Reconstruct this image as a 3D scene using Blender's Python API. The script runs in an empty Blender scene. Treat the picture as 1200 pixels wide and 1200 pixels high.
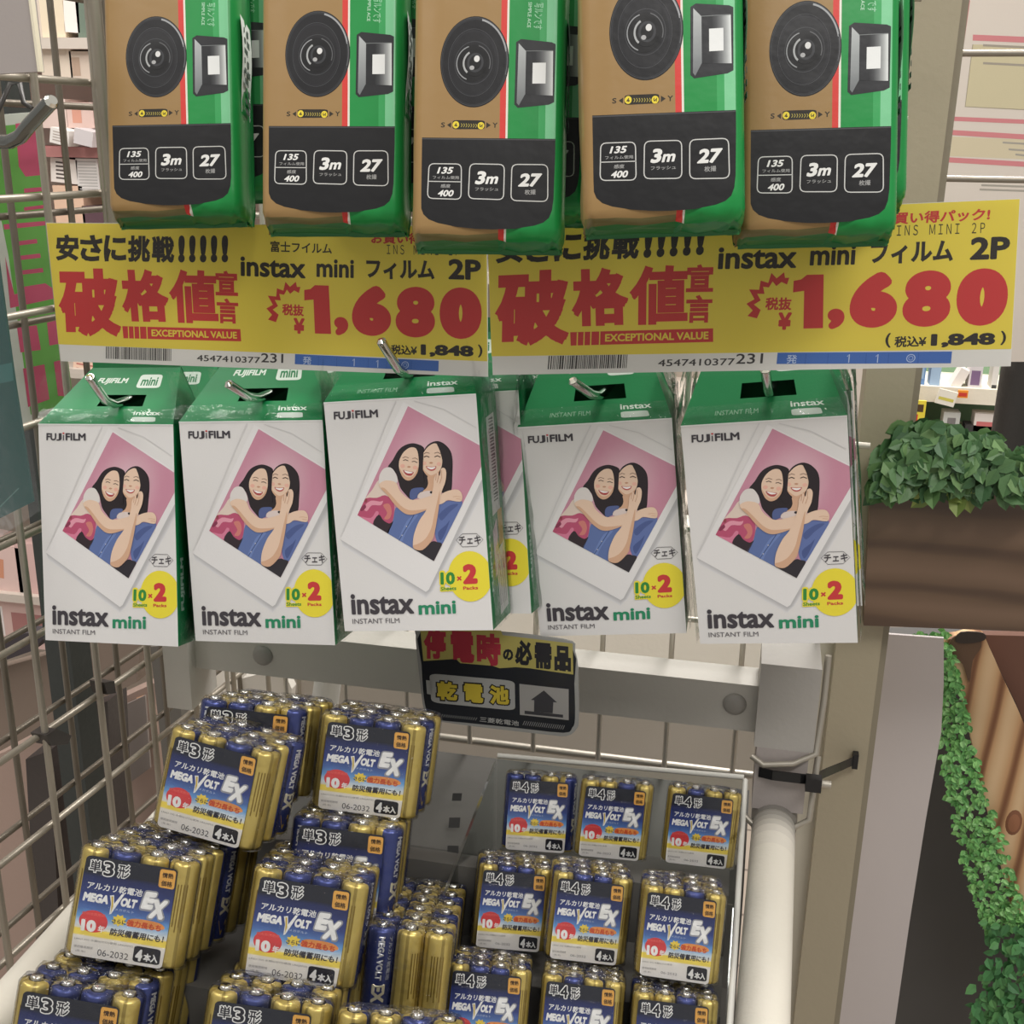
import bpy, math, random
from math import sin, cos, pi, radians as R
from mathutils import Vector, Matrix, Euler
from mathutils.geometry import tessellate_polygon, delaunay_2d_cdt

SC = bpy.context.scene
COL = SC.collection
rnd = random.Random(7)

# ------------------------------------------------------------------ camera
FPX = 1340.0                                   # focal length in pixels of the 1200 px frame
CAM = Vector((0, 0, 1.5))
PITCH, YAW, ROLL = R(18), R(12), R(0.9)
_f = Vector((-sin(YAW) * cos(PITCH), cos(YAW) * cos(PITCH), -sin(PITCH)))
_r0 = Vector((cos(YAW), sin(YAW), 0))
_u0 = _r0.cross(_f)
_r = _r0 * cos(ROLL) + _u0 * sin(ROLL)
_u = _u0 * cos(ROLL) - _r0 * sin(ROLL)
cd = bpy.data.cameras.new('camera')
cd.sensor_width = 36
cd.lens = FPX / 1200 * 36
cd.clip_start = 0.02
cam = bpy.data.objects.new('camera', cd)
COL.objects.link(cam)
cam.matrix_world = Matrix(((_r.x, _u.x, -_f.x, CAM.x), (_r.y, _u.y, -_f.y, CAM.y), (_r.z, _u.z, -_f.z, CAM.z), (0, 0, 0, 1)))
SC.camera = cam

# ------------------------------------------------------------------ light
SC.view_settings.view_transform = 'Standard'
SC.view_settings.look = 'None'
SC.view_settings.gamma = 1
SC.view_settings.exposure = 0.32
SC.cycles.transparent_max_bounces = 40
w = bpy.data.worlds.new('shop_ambience')
SC.world = w
w.use_nodes = True
w.node_tree.nodes['Background'].inputs[0].default_value = (1.0, 0.965, 0.92, 1)
w.node_tree.nodes['Background'].inputs[1].default_value = 0.40

def area(name, loc, target, sx, sy, power, color=(1, 0.97, 0.935)):
    l = bpy.data.lights.new(name, 'AREA')
    l.shape = 'RECTANGLE'
    l.size, l.size_y, l.energy, l.color = sx, sy, power, color
    o = bpy.data.objects.new(name, l)
    COL.objects.link(o)
    o.location = loc
    o.rotation_euler = (Vector(target) - Vector(loc)).to_track_quat('-Z', 'Y').to_euler()
    return o
area('ceiling_tube_front', (0.75, -0.35, 2.75), (-0.1, 0.6, 1.3), 1.3, 0.25, 15)
area('ceiling_tube_left', (-0.9, -0.5, 2.75), (-0.1, 0.6, 1.2), 1.3, 0.2, 6)
area('ceiling_tube_behind', (0.2, 1.7, 2.7), (0.0, 1.7, 1.0), 1.6, 0.4, 44)
area('aisle_fill_light', (-1.3, 0.6, 2.7), (-0.8, 1.3, 1.3), 1.3, 0.3, 14)  # added fill lamp, brightens the shelving behind the left grid

# ------------------------------------------------------------------ helpers: view geometry
def ray(px, py):
    return _r * ((px - 600) / FPX) + _u * ((600 - py) / FPX) + _f
def at(px, py, d):
    return CAM + ray(px, py) * d
def on_plane(px, py, p0, n):
    r = ray(px, py)
    return CAM + r * ((p0 - CAM).dot(n) / r.dot(n))
def on_y(px, py, y):
    return on_plane(px, py, Vector((0, y, 0)), Vector((0, 1, 0)))

# ------------------------------------------------------------------ helpers: colour and materials
def lin(c):
    if isinstance(c, (int, float)): c = (c, c, c)
    o = [(x / 255 / 12.92 if x / 255 <= .04045 else ((x / 255 + .055) / 1.055) ** 2.4) for x in c[:3]]
    return (o[0], o[1], o[2], 1.0)
def mixc(a, b, t):
    return tuple(a[i] * (1 - t) + b[i] * t for i in range(3))

def base_mat(name, rough=.5, metal=0., spec=.5, bump=0., bscale=200., rvar=0., coat=0.):
    """Principled shader coloured by the printed colours of the mesh, with procedural grain"""
    m = bpy.data.materials.new(name); m.use_nodes = True
    nt = m.node_tree; p = nt.nodes['Principled BSDF']
    a = nt.nodes.new('ShaderNodeVertexColor'); a.layer_name = 'Col'
    nt.links.new(a.outputs[0], p.inputs['Base Color'])
    p.inputs['Roughness'].default_value = rough
    p.inputs['Metallic'].default_value = metal
    p.inputs['Specular IOR Level'].default_value = spec
    p.inputs['Coat Weight'].default_value = coat
    if bump or rvar:
        tc = nt.nodes.new('ShaderNodeTexCoord'); n = nt.nodes.new('ShaderNodeTexNoise')
        n.inputs['Scale'].default_value = bscale; n.inputs['Detail'].default_value = 3
        nt.links.new(tc.outputs['Object'], n.inputs['Vector'])
        if bump:
            b = nt.nodes.new('ShaderNodeBump'); b.inputs['Strength'].default_value = bump; b.inputs['Distance'].default_value = .002
            nt.links.new(n.outputs['Fac'], b.inputs['Height']); nt.links.new(b.outputs[0], p.inputs['Normal'])
        if rvar:
            mr = nt.nodes.new('ShaderNodeMapRange'); mr.inputs[3].default_value = rough - rvar; mr.inputs[4].default_value = rough + rvar
            nt.links.new(n.outputs['Fac'], mr.inputs[0]); nt.links.new(mr.outputs[0], p.inputs['Roughness'])
    return m
def film_mat(name, gloss=.5, rough=.08, bump=.6, bscale=130., tint=(1, 1, 1, 1)):
    m = bpy.data.materials.new(name); m.use_nodes = True
    nt = m.node_tree; nt.nodes.remove(nt.nodes['Principled BSDF'])
    out = nt.nodes['Material Output']
    tr = nt.nodes.new('ShaderNodeBsdfTransparent'); tr.inputs[0].default_value = tint
    gl = nt.nodes.new('ShaderNodeBsdfGlossy'); gl.inputs['Roughness'].default_value = rough
    lw = nt.nodes.new('ShaderNodeLayerWeight'); lw.inputs[0].default_value = .35
    mu = nt.nodes.new('ShaderNodeMath'); mu.operation = 'MULTIPLY'; mu.inputs[1].default_value = gloss
    mx = nt.nodes.new('ShaderNodeMixShader')
    tc = nt.nodes.new('ShaderNodeTexCoord'); n = nt.nodes.new('ShaderNodeTexNoise'); n.inputs['Scale'].default_value = bscale; n.inputs['Detail'].default_value = 4
    b = nt.nodes.new('ShaderNodeBump'); b.inputs['Strength'].default_value = bump; b.inputs['Distance'].default_value = .004
    L = nt.links.new
    L(tc.outputs['Object'], n.inputs['Vector']); L(n.outputs['Fac'], b.inputs['Height']); L(b.outputs[0], gl.inputs['Normal']); L(b.outputs[0], lw.inputs['Normal'])
    L(lw.outputs['Fresnel'], mu.inputs[0]); L(mu.outputs[0], mx.inputs[0]); L(tr.outputs[0], mx.inputs[1]); L(gl.outputs[0], mx.inputs[2]); L(mx.outputs[0], out.inputs[0])
    return m
def wood_mat(name, c1, c2, c3, scale, stretch, rough=.5, dist=6., band='Z', rotz=0.):
    m = bpy.data.materials.new(name); m.use_nodes = True
    nt = m.node_tree; p = nt.nodes['Principled BSDF']; L = nt.links.new
    tc = nt.nodes.new('ShaderNodeTexCoord'); mp = nt.nodes.new('ShaderNodeMapping'); mp.inputs['Scale'].default_value = stretch
    wv = nt.nodes.new('ShaderNodeTexWave'); wv.inputs['Scale'].default_value = scale; wv.inputs['Distortion'].default_value = dist; wv.inputs['Detail'].default_value = 3; wv.inputs['Detail Scale'].default_value = 1.2
    wv.bands_direction = band; mp.inputs['Rotation'].default_value = (0, rotz, 0)
    cr = nt.nodes.new('ShaderNodeValToRGB'); e = cr.color_ramp.elements
    e[0].color = lin(c1); e[1].color = lin(c3); x = e.new(.3); x.color = lin(c2)
    L(tc.outputs['Object'], mp.inputs[0]); L(mp.outputs[0], wv.inputs['Vector']); L(wv.outputs['Fac'], cr.inputs[0]); L(cr.outputs[0], p.inputs['Base Color'])
    p.inputs['Roughness'].default_value = rough
    return m
M = dict(
    card=base_mat('printed_card', .38, 0, .45, .04, 900),
    paper=base_mat('printed_paper', .6, 0, .3, .03, 500),
    laminate=base_mat('laminated_bag', .34, 0, .32, .16, 60),
    cell=base_mat('battery_metal_sleeve', .27, .6, .6, .08, 300),
    chrome=base_mat('chrome', .14, 1., .5, .02, 80),
    wire=base_mat('zinc_wire', .42, .55, .5, .06, 300, .1),
    paint=base_mat('enamel_paint', .5, 0, .4, .12, 220, .12),
    plastic=base_mat('plastic', .4, 0, .4, .03, 200),
    board=base_mat('board', .7, 0, .3, .08, 120),
    leaf=base_mat('leaf', .45, 0, .4, .1, 400),
    gloss=base_mat('glossy_label', .22, 0, .5, .02, 300),
    film=film_mat('shrink_film', .5, .12, .7, 170),
    wrap=film_mat('clear_wrap', .8, .08, .9, 70),
    acrylic=film_mat('clear_acrylic', .55, .1, .05, 30, (.93, .95, .94, 1)),
    film_top=film_mat('gathered_film', .55, .10, .6, 420),
    sleeve=film_mat('card_sleeve', .30, .22, .15, 25),
    wood_dark=wood_mat('dark_printed_wood', (84, 64, 50), (102, 80, 62), (116, 92, 74), 7, (.35, 1, 1.5), .35),
    wood_light=wood_mat('pale_grained_wood', (120, 78, 50), (188, 146, 104), (210, 178, 138), 15, (1., 1, .16), .5, 3.5, 'X', R(-20)),
)

# ------------------------------------------------------------------ helpers: meshes
class MB:
    def __init__(s): s.v, s.f, s.c, s.m, s.sm = [], [], [], [], []
    def face(s, pts, col, mat=0, smooth=False):
        n = len(s.v); s.v += [tuple(p) for p in pts]
        s.f.append(tuple(range(n, n + len(pts)))); s.c.append(col); s.m.append(mat); s.sm.append(smooth)
    def grid(s, P, col, mat=0, smooth=True, loop=False):
        """P rows of points; col a colour or function(i, j)"""
        n = len(s.v); nj = len(P[0])
        for row in P: s.v += [tuple(p) for p in row]
        for i in range(len(P) - 1):
            for j in range(nj if loop else nj - 1):
                k = (j + 1) % nj
                s.f.append((n + i * nj + j, n + i * nj + k, n + (i + 1) * nj + k, n + (i + 1) * nj + j))
                s.c.append(col(i, j) if callable(col) else col); s.m.append(mat); s.sm.append(smooth)
    def box(s, lo, hi, col, mat=0, mtx=None):
        x0, y0, z0 = lo; x1, y1, z1 = hi
        v = [Vector(p) for p in ((x0, y0, z0), (x1, y0, z0), (x1, y1, z0), (x0, y1, z0), (x0, y0, z1), (x1, y0, z1), (x1, y1, z1), (x0, y1, z1))]
        if mtx is not None: v = [mtx @ p for p in v]
        for q in ((0, 3, 2, 1), (4, 5, 6, 7), (0, 1, 5, 4), (1, 2, 6, 5), (2, 3, 7, 6), (3, 0, 4, 7)):
            s.face([v[i] for i in q], col, mat)
    def tube(s, path, r, col, mat=0, n=10, caps=True):
        path = [Vector(p) for p in path]; rows = []
        rs = r if isinstance(r, (list, tuple)) else [r] * len(path)
        up = None
        for i, p in enumerate(path):
            t = (path[min(i + 1, len(path) - 1)] - path[max(i - 1, 0)]).normalized()
            if up is None:
                up = Vector((0, 0, 1)) if abs(t.z) < .9 else Vector((1, 0, 0))
            a = t.cross(up).normalized(); b = a.cross(t).normalized(); up = b
            rows.append([p + (a * cos(2 * pi * k / n) + b * sin(2 * pi * k / n)) * rs[i] for k in range(n)])
        s.grid(rows, col, mat, True, True)
        if caps:
            s.face(list(reversed(rows[0])), col, mat); s.face(rows[-1], col, mat)
    def lathe(s, prof, col, mat=0, n=20, c=(0, 0, 0), mtx=None):
        rows = [[Vector((c[0] + r * cos(2 * pi * k / n), c[1] + r * sin(2 * pi * k / n), c[2] + z)) for k in range(n)] for r, z in prof]
        if mtx is not None: rows = [[mtx @ p for p in q] for q in rows]
        s.grid(rows, col, mat, True, True)
    def prism(s, pts, depth, col, mat=0):
        """planar outline of 3D points extruded by the vector depth"""
        pts = [Vector(p) for p in pts]; d = Vector(depth)
        for t in tessellate_polygon([pts]):
            s.face([pts[i] for i in t], col, mat); s.face([pts[i] + d for i in reversed(t)], col, mat)
        for i in range(len(pts)):
            j = (i + 1) % len(pts); s.face([pts[i], pts[j], pts[j] + d, pts[i] + d], col, mat)
    def build(s, name, mats, parent=None):
        me = bpy.data.meshes.new(name)
        me.from_pydata(s.v, [], s.f)
        for m in (mats if isinstance(mats, (list, tuple)) else [mats]): me.materials.append(m)
        me.polygons.foreach_set('material_index', s.m); me.polygons.foreach_set('use_smooth', s.sm)
        at_ = me.color_attributes.new('Col', 'FLOAT_COLOR', 'CORNER')
        buf = []; cache = {}
        for f, c in zip(s.f, s.c):
            if isinstance(c, list):
                for x in c: buf += lin(x)
            else:
                if c not in cache: cache[c] = lin(c)
                buf += cache[c] * len(f)
        at_.data.foreach_set('color', buf)
        me.update()
        o = bpy.data.objects.new(name, me); COL.objects.link(o)
        if parent is not None: o.parent = parent
        return o

def thing(name, label, cat, loc=(0, 0, 0), rot=(0, 0, 0), group=None):
    o = bpy.data.objects.new(name, None); COL.objects.link(o)
    o.empty_display_size = .02; o.location = loc; o.rotation_euler = rot
    return tag(o, label, cat, group)
def tag(o, label, cat, group=None, kind=None):
    o['label'] = label; o['category'] = cat
    if group: o['group'] = group
    if kind: o['kind'] = kind
    return o
def struct(o):
    o['kind'] = 'structure'; return o
def dup(root, label, loc, rot, group=None):
    r = root.copy(); COL.objects.link(r); r.location = loc; r.rotation_euler = rot; r['label'] = label
    if group: r['group'] = group
    for ch in root.children:
        c = ch.copy(); COL.objects.link(c); c.parent = r
        for g in ch.children:
            d = g.copy(); COL.objects.link(d); d.parent = c
    return r

# ------------------------------------------------------------------ helpers: lettering
_gc = {}
def glyphs(s, bold=0., res=3):
    """outline lettering as triangles in a unit box; bold thickens every stroke by that share of the letter size"""
    key = (s, bold, res)
    if key in _gc: return _gc[key]
    c = bpy.data.curves.new('lettering', 'FONT'); c.body = s; c.size = 1; c.fill_mode = 'BOTH'; c.dimensions = '2D'; c.resolution_u = res
    o = bpy.data.objects.new('lettering', c); COL.objects.link(o)
    me = bpy.data.meshes.new_from_object(o.evaluated_get(bpy.context.evaluated_depsgraph_get()))
    V = [(v.co.x, v.co.y) for v in me.vertices]; Fc = [tuple(p.vertices) for p in me.polygons]
    bpy.data.objects.remove(o); bpy.data.curves.remove(c); bpy.data.meshes.remove(me)
    if bold:
        cnt = {}
        for f in Fc:
            for i in range(len(f)):
                e = (f[i], f[(i + 1) % len(f)]); k = (min(e), max(e)); cnt[k] = cnt.get(k, 0) + 1
        vs = [Vector(p) for p in V]; fs = list(Fc)
        done = set(); square = ord(s[0]) > 0x2E80
        for (a, b), n in cnt.items():
            if n != 1: continue
            pa, pb = Vector(V[a]), Vector(V[b]); d = pb - pa
            if d.length < 1e-6: continue
            nrm = Vector((-d.y, d.x)).normalized() * bold
            if square:
                ex = d.normalized() * min(bold, d.length * 1.2); pa = pa - ex; pb = pb + ex
            k = len(vs); vs += [pa + nrm, pa - nrm, pb - nrm, pb + nrm]; fs.append((k, k + 1, k + 2, k + 3))
            for q in (a, b):
                if q not in done and not square:
                    done.add(q); k = len(vs)
                    vs += [Vector(V[q]) + Vector((cos(pi * t / 5 + .3), sin(pi * t / 5 + .3))) * bold for t in range(10)]
                    fs.append(tuple(range(k, k + 10)))
        def ar(P, f): return abs(sum(P[f[i]][0] * P[f[i - 1]][1] - P[f[i - 1]][0] * P[f[i]][1] for i in range(len(f)))) / 2
        fs = [f for f in fs if ar(vs, f) > 1e-6]
        r = delaunay_2d_cdt(vs, [], fs, 0, 1e-6)
        V = [(p.x, p.y) for p in r[0]]; got = {}
        for f, of in zip(r[2], r[5]):
            for k in of: got[k] = got.get(k, 0) + ar(V, f)
        bad = {k for k, g in got.items() if g > ar(vs, fs[k]) * 1.2 + 1e-5}
        Fc = [tuple(f) for f, of in zip(r[2], r[5]) if any(k not in bad for k in of)]
        if bad: print('lettering', s, 'strokes skipped', len(bad), 'of', len(fs))
    used = sorted({i for f in Fc for i in f})
    x0, x1 = min(V[i][0] for i in used), max(V[i][0] for i in used); y0, y1 = min(V[i][1] for i in used), max(V[i][1] for i in used)
    V = [((x - x0) / (x1 - x0), (y - y0) / (y1 - y0)) for x, y in V]
    _gc[key] = (V, Fc)
    return _gc[key]

def homography(src, dst):
    A = []
    for (x, y), (u, v) in zip(src, dst):
        A.append([x, y, 1, 0, 0, 0, -u * x, -u * y, u]); A.append([0, 0, 0, x, y, 1, -v * x, -v * y, v])
    for i in range(8):
        p = max(range(i, 8), key=lambda r: abs(A[r][i])); A[i], A[p] = A[p], A[i]
        A[i] = [x / A[i][i] for x in A[i]]
        for r in range(8):
            if r != i:
                k = A[r][i]; A[r] = [a - k * b for a, b in zip(A[r], A[i])]
    h = [A[i][8] for i in range(8)]
    def f(x, y):
        w_ = h[6] * x + h[7] * y + 1
        return ((h[0] * x + h[1] * y + h[2]) / w_, (h[3] * x + h[4] * y + h[5]) / w_)
    return f
def smooth(pts, n=4):
    out = []; N = len(pts)
    for i in range(N):
        p0, p1, p2, p3 = (pts[(i + k) % N] for k in (-1, 0, 1, 2))
        for t in range(n):
            t /= n
            out.append(tuple(.5 * (2 * p1[k] + (p2[k] - p0[k]) * t + (2 * p0[k] - 5 * p1[k] + 4 * p2[k] - p3[k]) * t * t + (3 * p1[k] - p0[k] - 3 * p2[k] + p3[k]) * t ** 3) for k in (0, 1)))
    return out
def clip(poly, conv):
    """keep the part of a polygon inside a convex one"""
    ar = sum(conv[i][0] * conv[(i + 1) % len(conv)][1] - conv[(i + 1) % len(conv)][0] * conv[i][1] for i in range(len(conv)))
    sg = 1 if ar > 0 else -1
    for i in range(len(conv)):
        a, b = conv[i], conv[(i + 1) % len(conv)]
        def side(p): return sg * ((b[0] - a[0]) * (p[1] - a[1]) - (b[1] - a[1]) * (p[0] - a[0]))
        out = []
        for j in range(len(poly)):
            p, q = poly[j], poly[(j + 1) % len(poly)]; sp, sq = side(p), side(q)
            if sp >= 0: out.append(p)
            if sp * sq < 0:
                t = sp / (sp - sq); out.append((p[0] + (q[0] - p[0]) * t, p[1] + (q[1] - p[1]) * t))
        poly = out
        if len(poly) < 3: return []
    return poly

class Print:
    """ink laid on a face: artwork coordinates -> face coordinates (metres) -> points in space"""
    def __init__(s, mb, art, place, mat=0, step=4e-5):
        s.mb, s.art, s.place, s.mat, s.step, s.lay, s.clipper = mb, art, place, mat, step, 1, None
    def P(s, q): return s.place(*s.art(*q), s.lay * s.step)
    def poly(s, pts, col, lay=None, sm=0):
        if lay: s.lay = lay
        if sm: pts = smooth(pts, sm)
        if s.clipper: pts = clip(pts, s.clipper)
        if len(pts) < 3: return
        w3 = [s.P(p) for p in pts]
        for t in tessellate_polygon([[Vector((p[0], p[1], 0)) for p in pts]]):
            cc = [col(*pts[i]) for i in t] if callable(col) else col
            s.mb.face([w3[i] for i in t], cc, s.mat)
    def quadgrid(s, q, nu, nv, col, lay=None):
        """q TL TR BR BL, colour by function of (u, v)"""
        if lay: s.lay = lay
        f = lambda u, v: tuple((q[0][k] * (1 - u) + q[1][k] * u) * (1 - v) + (q[3][k] * (1 - u) + q[2][k] * u) * v for k in (0, 1))
        for i in range(nu):
            for j in range(nv):
                uv = ((i / nu, j / nv), (i / nu, (j + 1) / nv), ((i + 1) / nu, (j + 1) / nv), ((i + 1) / nu, j / nv))
                pts = [f(*a) for a in uv]
                if s.clipper:
                    pts = clip(pts, s.clipper)
                    if len(pts) < 3: continue
                    (ox, oy), (ax, ay), (bx, by) = q[0], (q[1][0] - q[0][0], q[1][1] - q[0][1]), (q[3][0] - q[0][0], q[3][1] - q[0][1]); dt = ax * by - ay * bx
                    c = [col(((p[0] - ox) * by - (p[1] - oy) * bx) / dt, ((p[1] - oy) * ax - (p[0] - ox) * ay) / dt) for p in pts]
                    s.mb.face([s.P(p) for p in pts], c, s.mat)
                else:
                    s.mb.face([s.P(p) for p in pts], [col(*a) for a in uv], s.mat)
    def ell(s, cx, cy, rx, ry, col, lay=None, n=32, a0=0, a1=2 * pi, inner=None, rot=0):
        if lay: s.lay = lay
        def pt(t, k): x, y = rx * k * cos(t), ry * k * sin(t); return (cx + x * cos(rot) - y * sin(rot), cy + x * sin(rot) + y * cos(rot))
        ts = [a0 + (a1 - a0) * i / n for i in range(n + 1)]
        if inner is None:
            s.poly([pt(t, 1) for t in ts[:-1]], col)
        else:
            for i in range(n):
                s.mb.face([s.P(p) for p in (pt(ts[i], 1), pt(ts[i + 1], 1), pt(ts[i + 1], inner), pt(ts[i], inner))], col, s.mat)
    def line(s, pts, wd, col, lay=None, closed=False):
        if lay: s.lay = lay
        n = len(pts); L = [];
        for i in range(n):
            a = pts[i - 1] if (i or closed) else pts[i]; b = pts[(i + 1) % n] if (i < n - 1 or closed) else pts[i]
            d = Vector((b[0] - a[0], b[1] - a[1]))
            d = d.normalized() if d.length else Vector((1, 0))
            L.append(((pts[i][0] - d.y * wd / 2, pts[i][1] + d.x * wd / 2), (pts[i][0] + d.y * wd / 2, pts[i][1] - d.x * wd / 2)))
        for i in range(n if closed else n - 1):
            a, b = L[i], L[(i + 1) % n]
            s.mb.face([s.P(p) for p in (a[0], b[0], b[1], a[1])], col, s.mat)
    def rrect(s, q, r, col, lay=None, outline=0):
        """rounded quadrilateral q TL TR BR BL; r share of its side"""
        out = []
        for i in range(4):
            c, a, b = q[i], q[i - 1], q[(i + 1) % 4]
            pa = [c[k] + (a[k] - c[k]) * r for k in (0, 1)]; pb = [c[k] + (b[k] - c[k]) * r for k in (0, 1)]
            for t in range(5):
                t /= 4; out.append(tuple((1 - t) ** 2 * pa[k] + 2 * t * (1 - t) * c[k] + t * t * pb[k] for k in (0, 1)))
        if outline: s.line(out, outline, col, lay, True)
        else: s.poly(out, col, lay)
    def text(s, txt, tl, tr, bl, col, bold=0., lay=None, res=3):
        if lay: s.lay = lay
        V, Fc = glyphs(txt, bold, res)
        W3 = []
        for x, y in V:
            q = tuple(bl[k] + (tr[k] - tl[k]) * x + (tl[k] - bl[k]) * y for k in (0, 1)); W3.append(s.P(q))
        n = len(s.mb.v); s.mb.v += [tuple(p) for p in W3]
        for f in Fc:
            s.mb.f.append(tuple(n + i for i in f)); s.mb.c.append(col); s.mb.m.append(s.mat); s.mb.sm.append(False)
def front(x, z, l): return (x, -l, z)           # a face looking towards -Y
# ================================================================== instant film box
BW, BH, BD = .086, .128, .040
Z1 = lambda pts: [(x / 4 + 790, y / 4 + 470) for x, y in pts]          # artwork sheets: two scales of the same front
Z2 = lambda pts: [(x / 6 + 800, y / 6 + 530) for x, y in pts]
def make_film_box():
    GREEN, WHITE = (24, 128, 74), (226, 224, 222)
    mb = MB(); h, d, a = BH / 2, BD, BW / 2
    mb.face([(-a, 0, -h), (a, 0, -h), (a, 0, h), (-a, 0, h)], WHITE)
    mb.face([(a, 0, -h), (a, d, -h), (a, d, h), (a, 0, h)], GREEN)
    mb.face([(-a, d, -h), (-a, 0, -h), (-a, 0, h), (-a, d, h)], GREEN)
    mb.face([(a, d, -h), (-a, d, -h), (-a, d, h), (a, d, h)], GREEN)
    mb.face([(-a, 0, -h), (-a, d, -h), (a, d, -h), (a, 0, -h)], (200, 200, 198))
    mb.face([(-a, 0, h), (a, 0, h), (a, d, h), (-a, d, h)], (30, 70, 50))
    # folds of white board at the front edges
    mb.box((-a, -.0003, h - .0006), (a, 0, h), (240, 240, 238)); 
    pr = Print(mb, homography(Z1([(32, 115), (808, 68), (868, 1132), (115, 1135)]), [(-a, h), (a, h), (a, -h), (-a, -h)]), front)
    full = Z1([(32, 115), (808, 68), (868, 1132), (115, 1135)])
    def T(txt, tl, tr, bl, col, bold=0, lay=None, res=3): pr.text(txt, *Z1([tl, tr, bl]), col, bold, lay, res)
    pr.clipper = full
    # printed soft shade and the tilted print with its white border
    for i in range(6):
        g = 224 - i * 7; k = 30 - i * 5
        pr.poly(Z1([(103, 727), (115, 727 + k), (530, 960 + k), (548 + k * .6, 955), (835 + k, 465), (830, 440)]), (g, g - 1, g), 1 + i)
    pr.poly(Z1([(103, 726), (436, 108), (900, 330), (545, 950), (530, 960)]), (231, 229, 228), 7)
    pr.line(Z1([(106, 714), (340, 215), (398, 104)]), 1.6, (214, 212, 211), 7)
    pr.line(Z1([(490, 104), (640, 140), (806, 222)]), .9, (212, 210, 209), 7)
    photo = Z1([(460, 128), (870, 325), (575, 822), (192, 618)])
    def pink(u, v):
        k = min(1, math.hypot((u - .45) * 1.25, (v - .38) * 1.1) * 1.9)
        return mixc((230, 206, 210), (202, 142, 162), k)
    pr.quadgrid(photo, 12, 12, pink, 8)
    # clip the figures to the visible photograph
    pr.clipper = clip(photo, full)
    def A(pts, col, lay, sm=3): pr.poly(Z2(pts), col, lay, sm)
    HAIR, SKIN, SKIN2, TEE = (42, 34, 38), (232, 202, 178), (214, 172, 142), (224, 218, 214)
    A([(290, 455), (345, 395), (395, 330), (440, 350), (500, 440), (470, 470), (300, 470)], (226, 208, 194), 9)
    A([(465, 245), (505, 195), (545, 135), (590, 100), (650, 82), (700, 88), (742, 108), (745, 140), (735, 250), (755, 345), (780, 380), (745, 410), (690, 440), (645, 465), (600, 430), (560, 385), (545, 340), (530, 290), (500, 262)], HAIR, 9)
    A([(722, 200), (735, 145), (775, 92), (835, 66), (885, 75), (930, 108), (955, 150), (962, 220), (957, 310), (948, 395), (915, 415), (870, 410), (860, 350), (760, 370), (735, 330), (715, 260)], HAIR, 10)
    # clothes
    A([(228, 572), (262, 495), (300, 452), (380, 450), (440, 432), (500, 470), (508, 530), (492, 605), (455, 625), (415, 600), (385, 570), (345, 640), (270, 605)], (188, 84, 116), 10)
    A([(275, 515), (330, 470), (400, 475), (425, 470), (405, 500), (340, 500), (300, 540)], (228, 156, 174), 11)
    A([(245, 575), (330, 585), (370, 540), (390, 555), (345, 625), (275, 605)], (216, 128, 156), 11)
    A([(425, 500), (470, 490), (490, 540), (470, 590), (430, 590), (455, 550)], (208, 128, 120), 11)
    A([(290, 455), (306, 462), (300, 480), (285, 478)], (150, 70, 80), 12)
    A([(250, 525), (285, 495), (295, 515), (262, 540)], (140, 56, 84), 12)
    A([(345, 622), (390, 562), (425, 600), (470, 622), (500, 605), (470, 665), (450, 692), (390, 660)], (52, 40, 46), 12)
    A([(448, 695), (495, 610), (520, 515), (560, 535), (620, 550), (700, 545), (780, 520), (760, 560), (720, 610), (685, 690), (655, 745), (652, 795), (560, 750), (500, 715)], (96, 116, 168), 12)
    A([(540, 720), (600, 610), (640, 575), (690, 560), (640, 620), (590, 690), (560, 745)], (112, 134, 188), 13)
    pr.line(Z2([(660, 562), (600, 650), (540, 735)]), .9, (60, 76, 120), 14)
    for q in ((600, 640), (565, 700)): pr.ell(*Z2([q])[0], .8, .8, (190, 190, 200), 15, 8)
    A([(835, 500), (890, 470), (1000, 470), (1030, 485), (965, 620), (870, 755), (835, 750), (815, 690), (828, 600)], (98, 116, 170), 12)
    A([(850, 560), (930, 500), (1000, 490), (930, 545), (870, 600)], (78, 94, 146), 13)
    A([(840, 680), (900, 630), (930, 600), (890, 690), (855, 735)], (74, 90, 142), 13)
    A([(648, 790), (700, 800), (790, 742), (830, 745), (868, 765), (805, 880), (720, 840)], (48, 44, 50), 13)
    A([(628, 425), (645, 390), (690, 380), (740, 385), (700, 440), (640, 462)], (84, 98, 146), 13)
    # throat and shoulders
    A([(770, 300), (838, 285), (832, 360), (850, 420), (760, 450), (690, 448), (700, 415), (752, 388), (772, 350)], SKIN2, 13)
    A([(690, 450), (710, 412), (790, 400), (840, 425), (830, 450), (760, 460)], (222, 206, 200), 14)
    pr.ell(*Z2([(795, 411)])[0], 1.9, 1.5, (40, 36, 40), 15, 10)
    # faces
    A([(552, 225), (560, 188), (590, 142), (635, 112), (678, 112), (697, 140), (704, 190), (702, 240), (688, 285), (655, 322), (612, 332), (578, 308), (557, 265)], SKIN, 14)
    A([(720, 205), (738, 152), (775, 106), (820, 82), (850, 90), (878, 140), (884, 205), (870, 255), (838, 295), (795, 312), (756, 290), (730, 250)], SKIN, 14)
    A([(556, 250), (575, 305), (612, 332), (655, 322), (690, 282), (700, 240), (672, 285), (640, 308), (605, 306), (578, 280)], SKIN2, 15)
    A([(730, 250), (756, 290), (795, 312), (838, 295), (870, 255), (836, 282), (795, 296), (762, 278)], SKIN2, 15)
    for x, y in ((580, 235), (675, 245)): pr.ell(*Z2([(x, y)])[0], 3, 2.2, (234, 180, 160), 15, 12)
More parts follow.
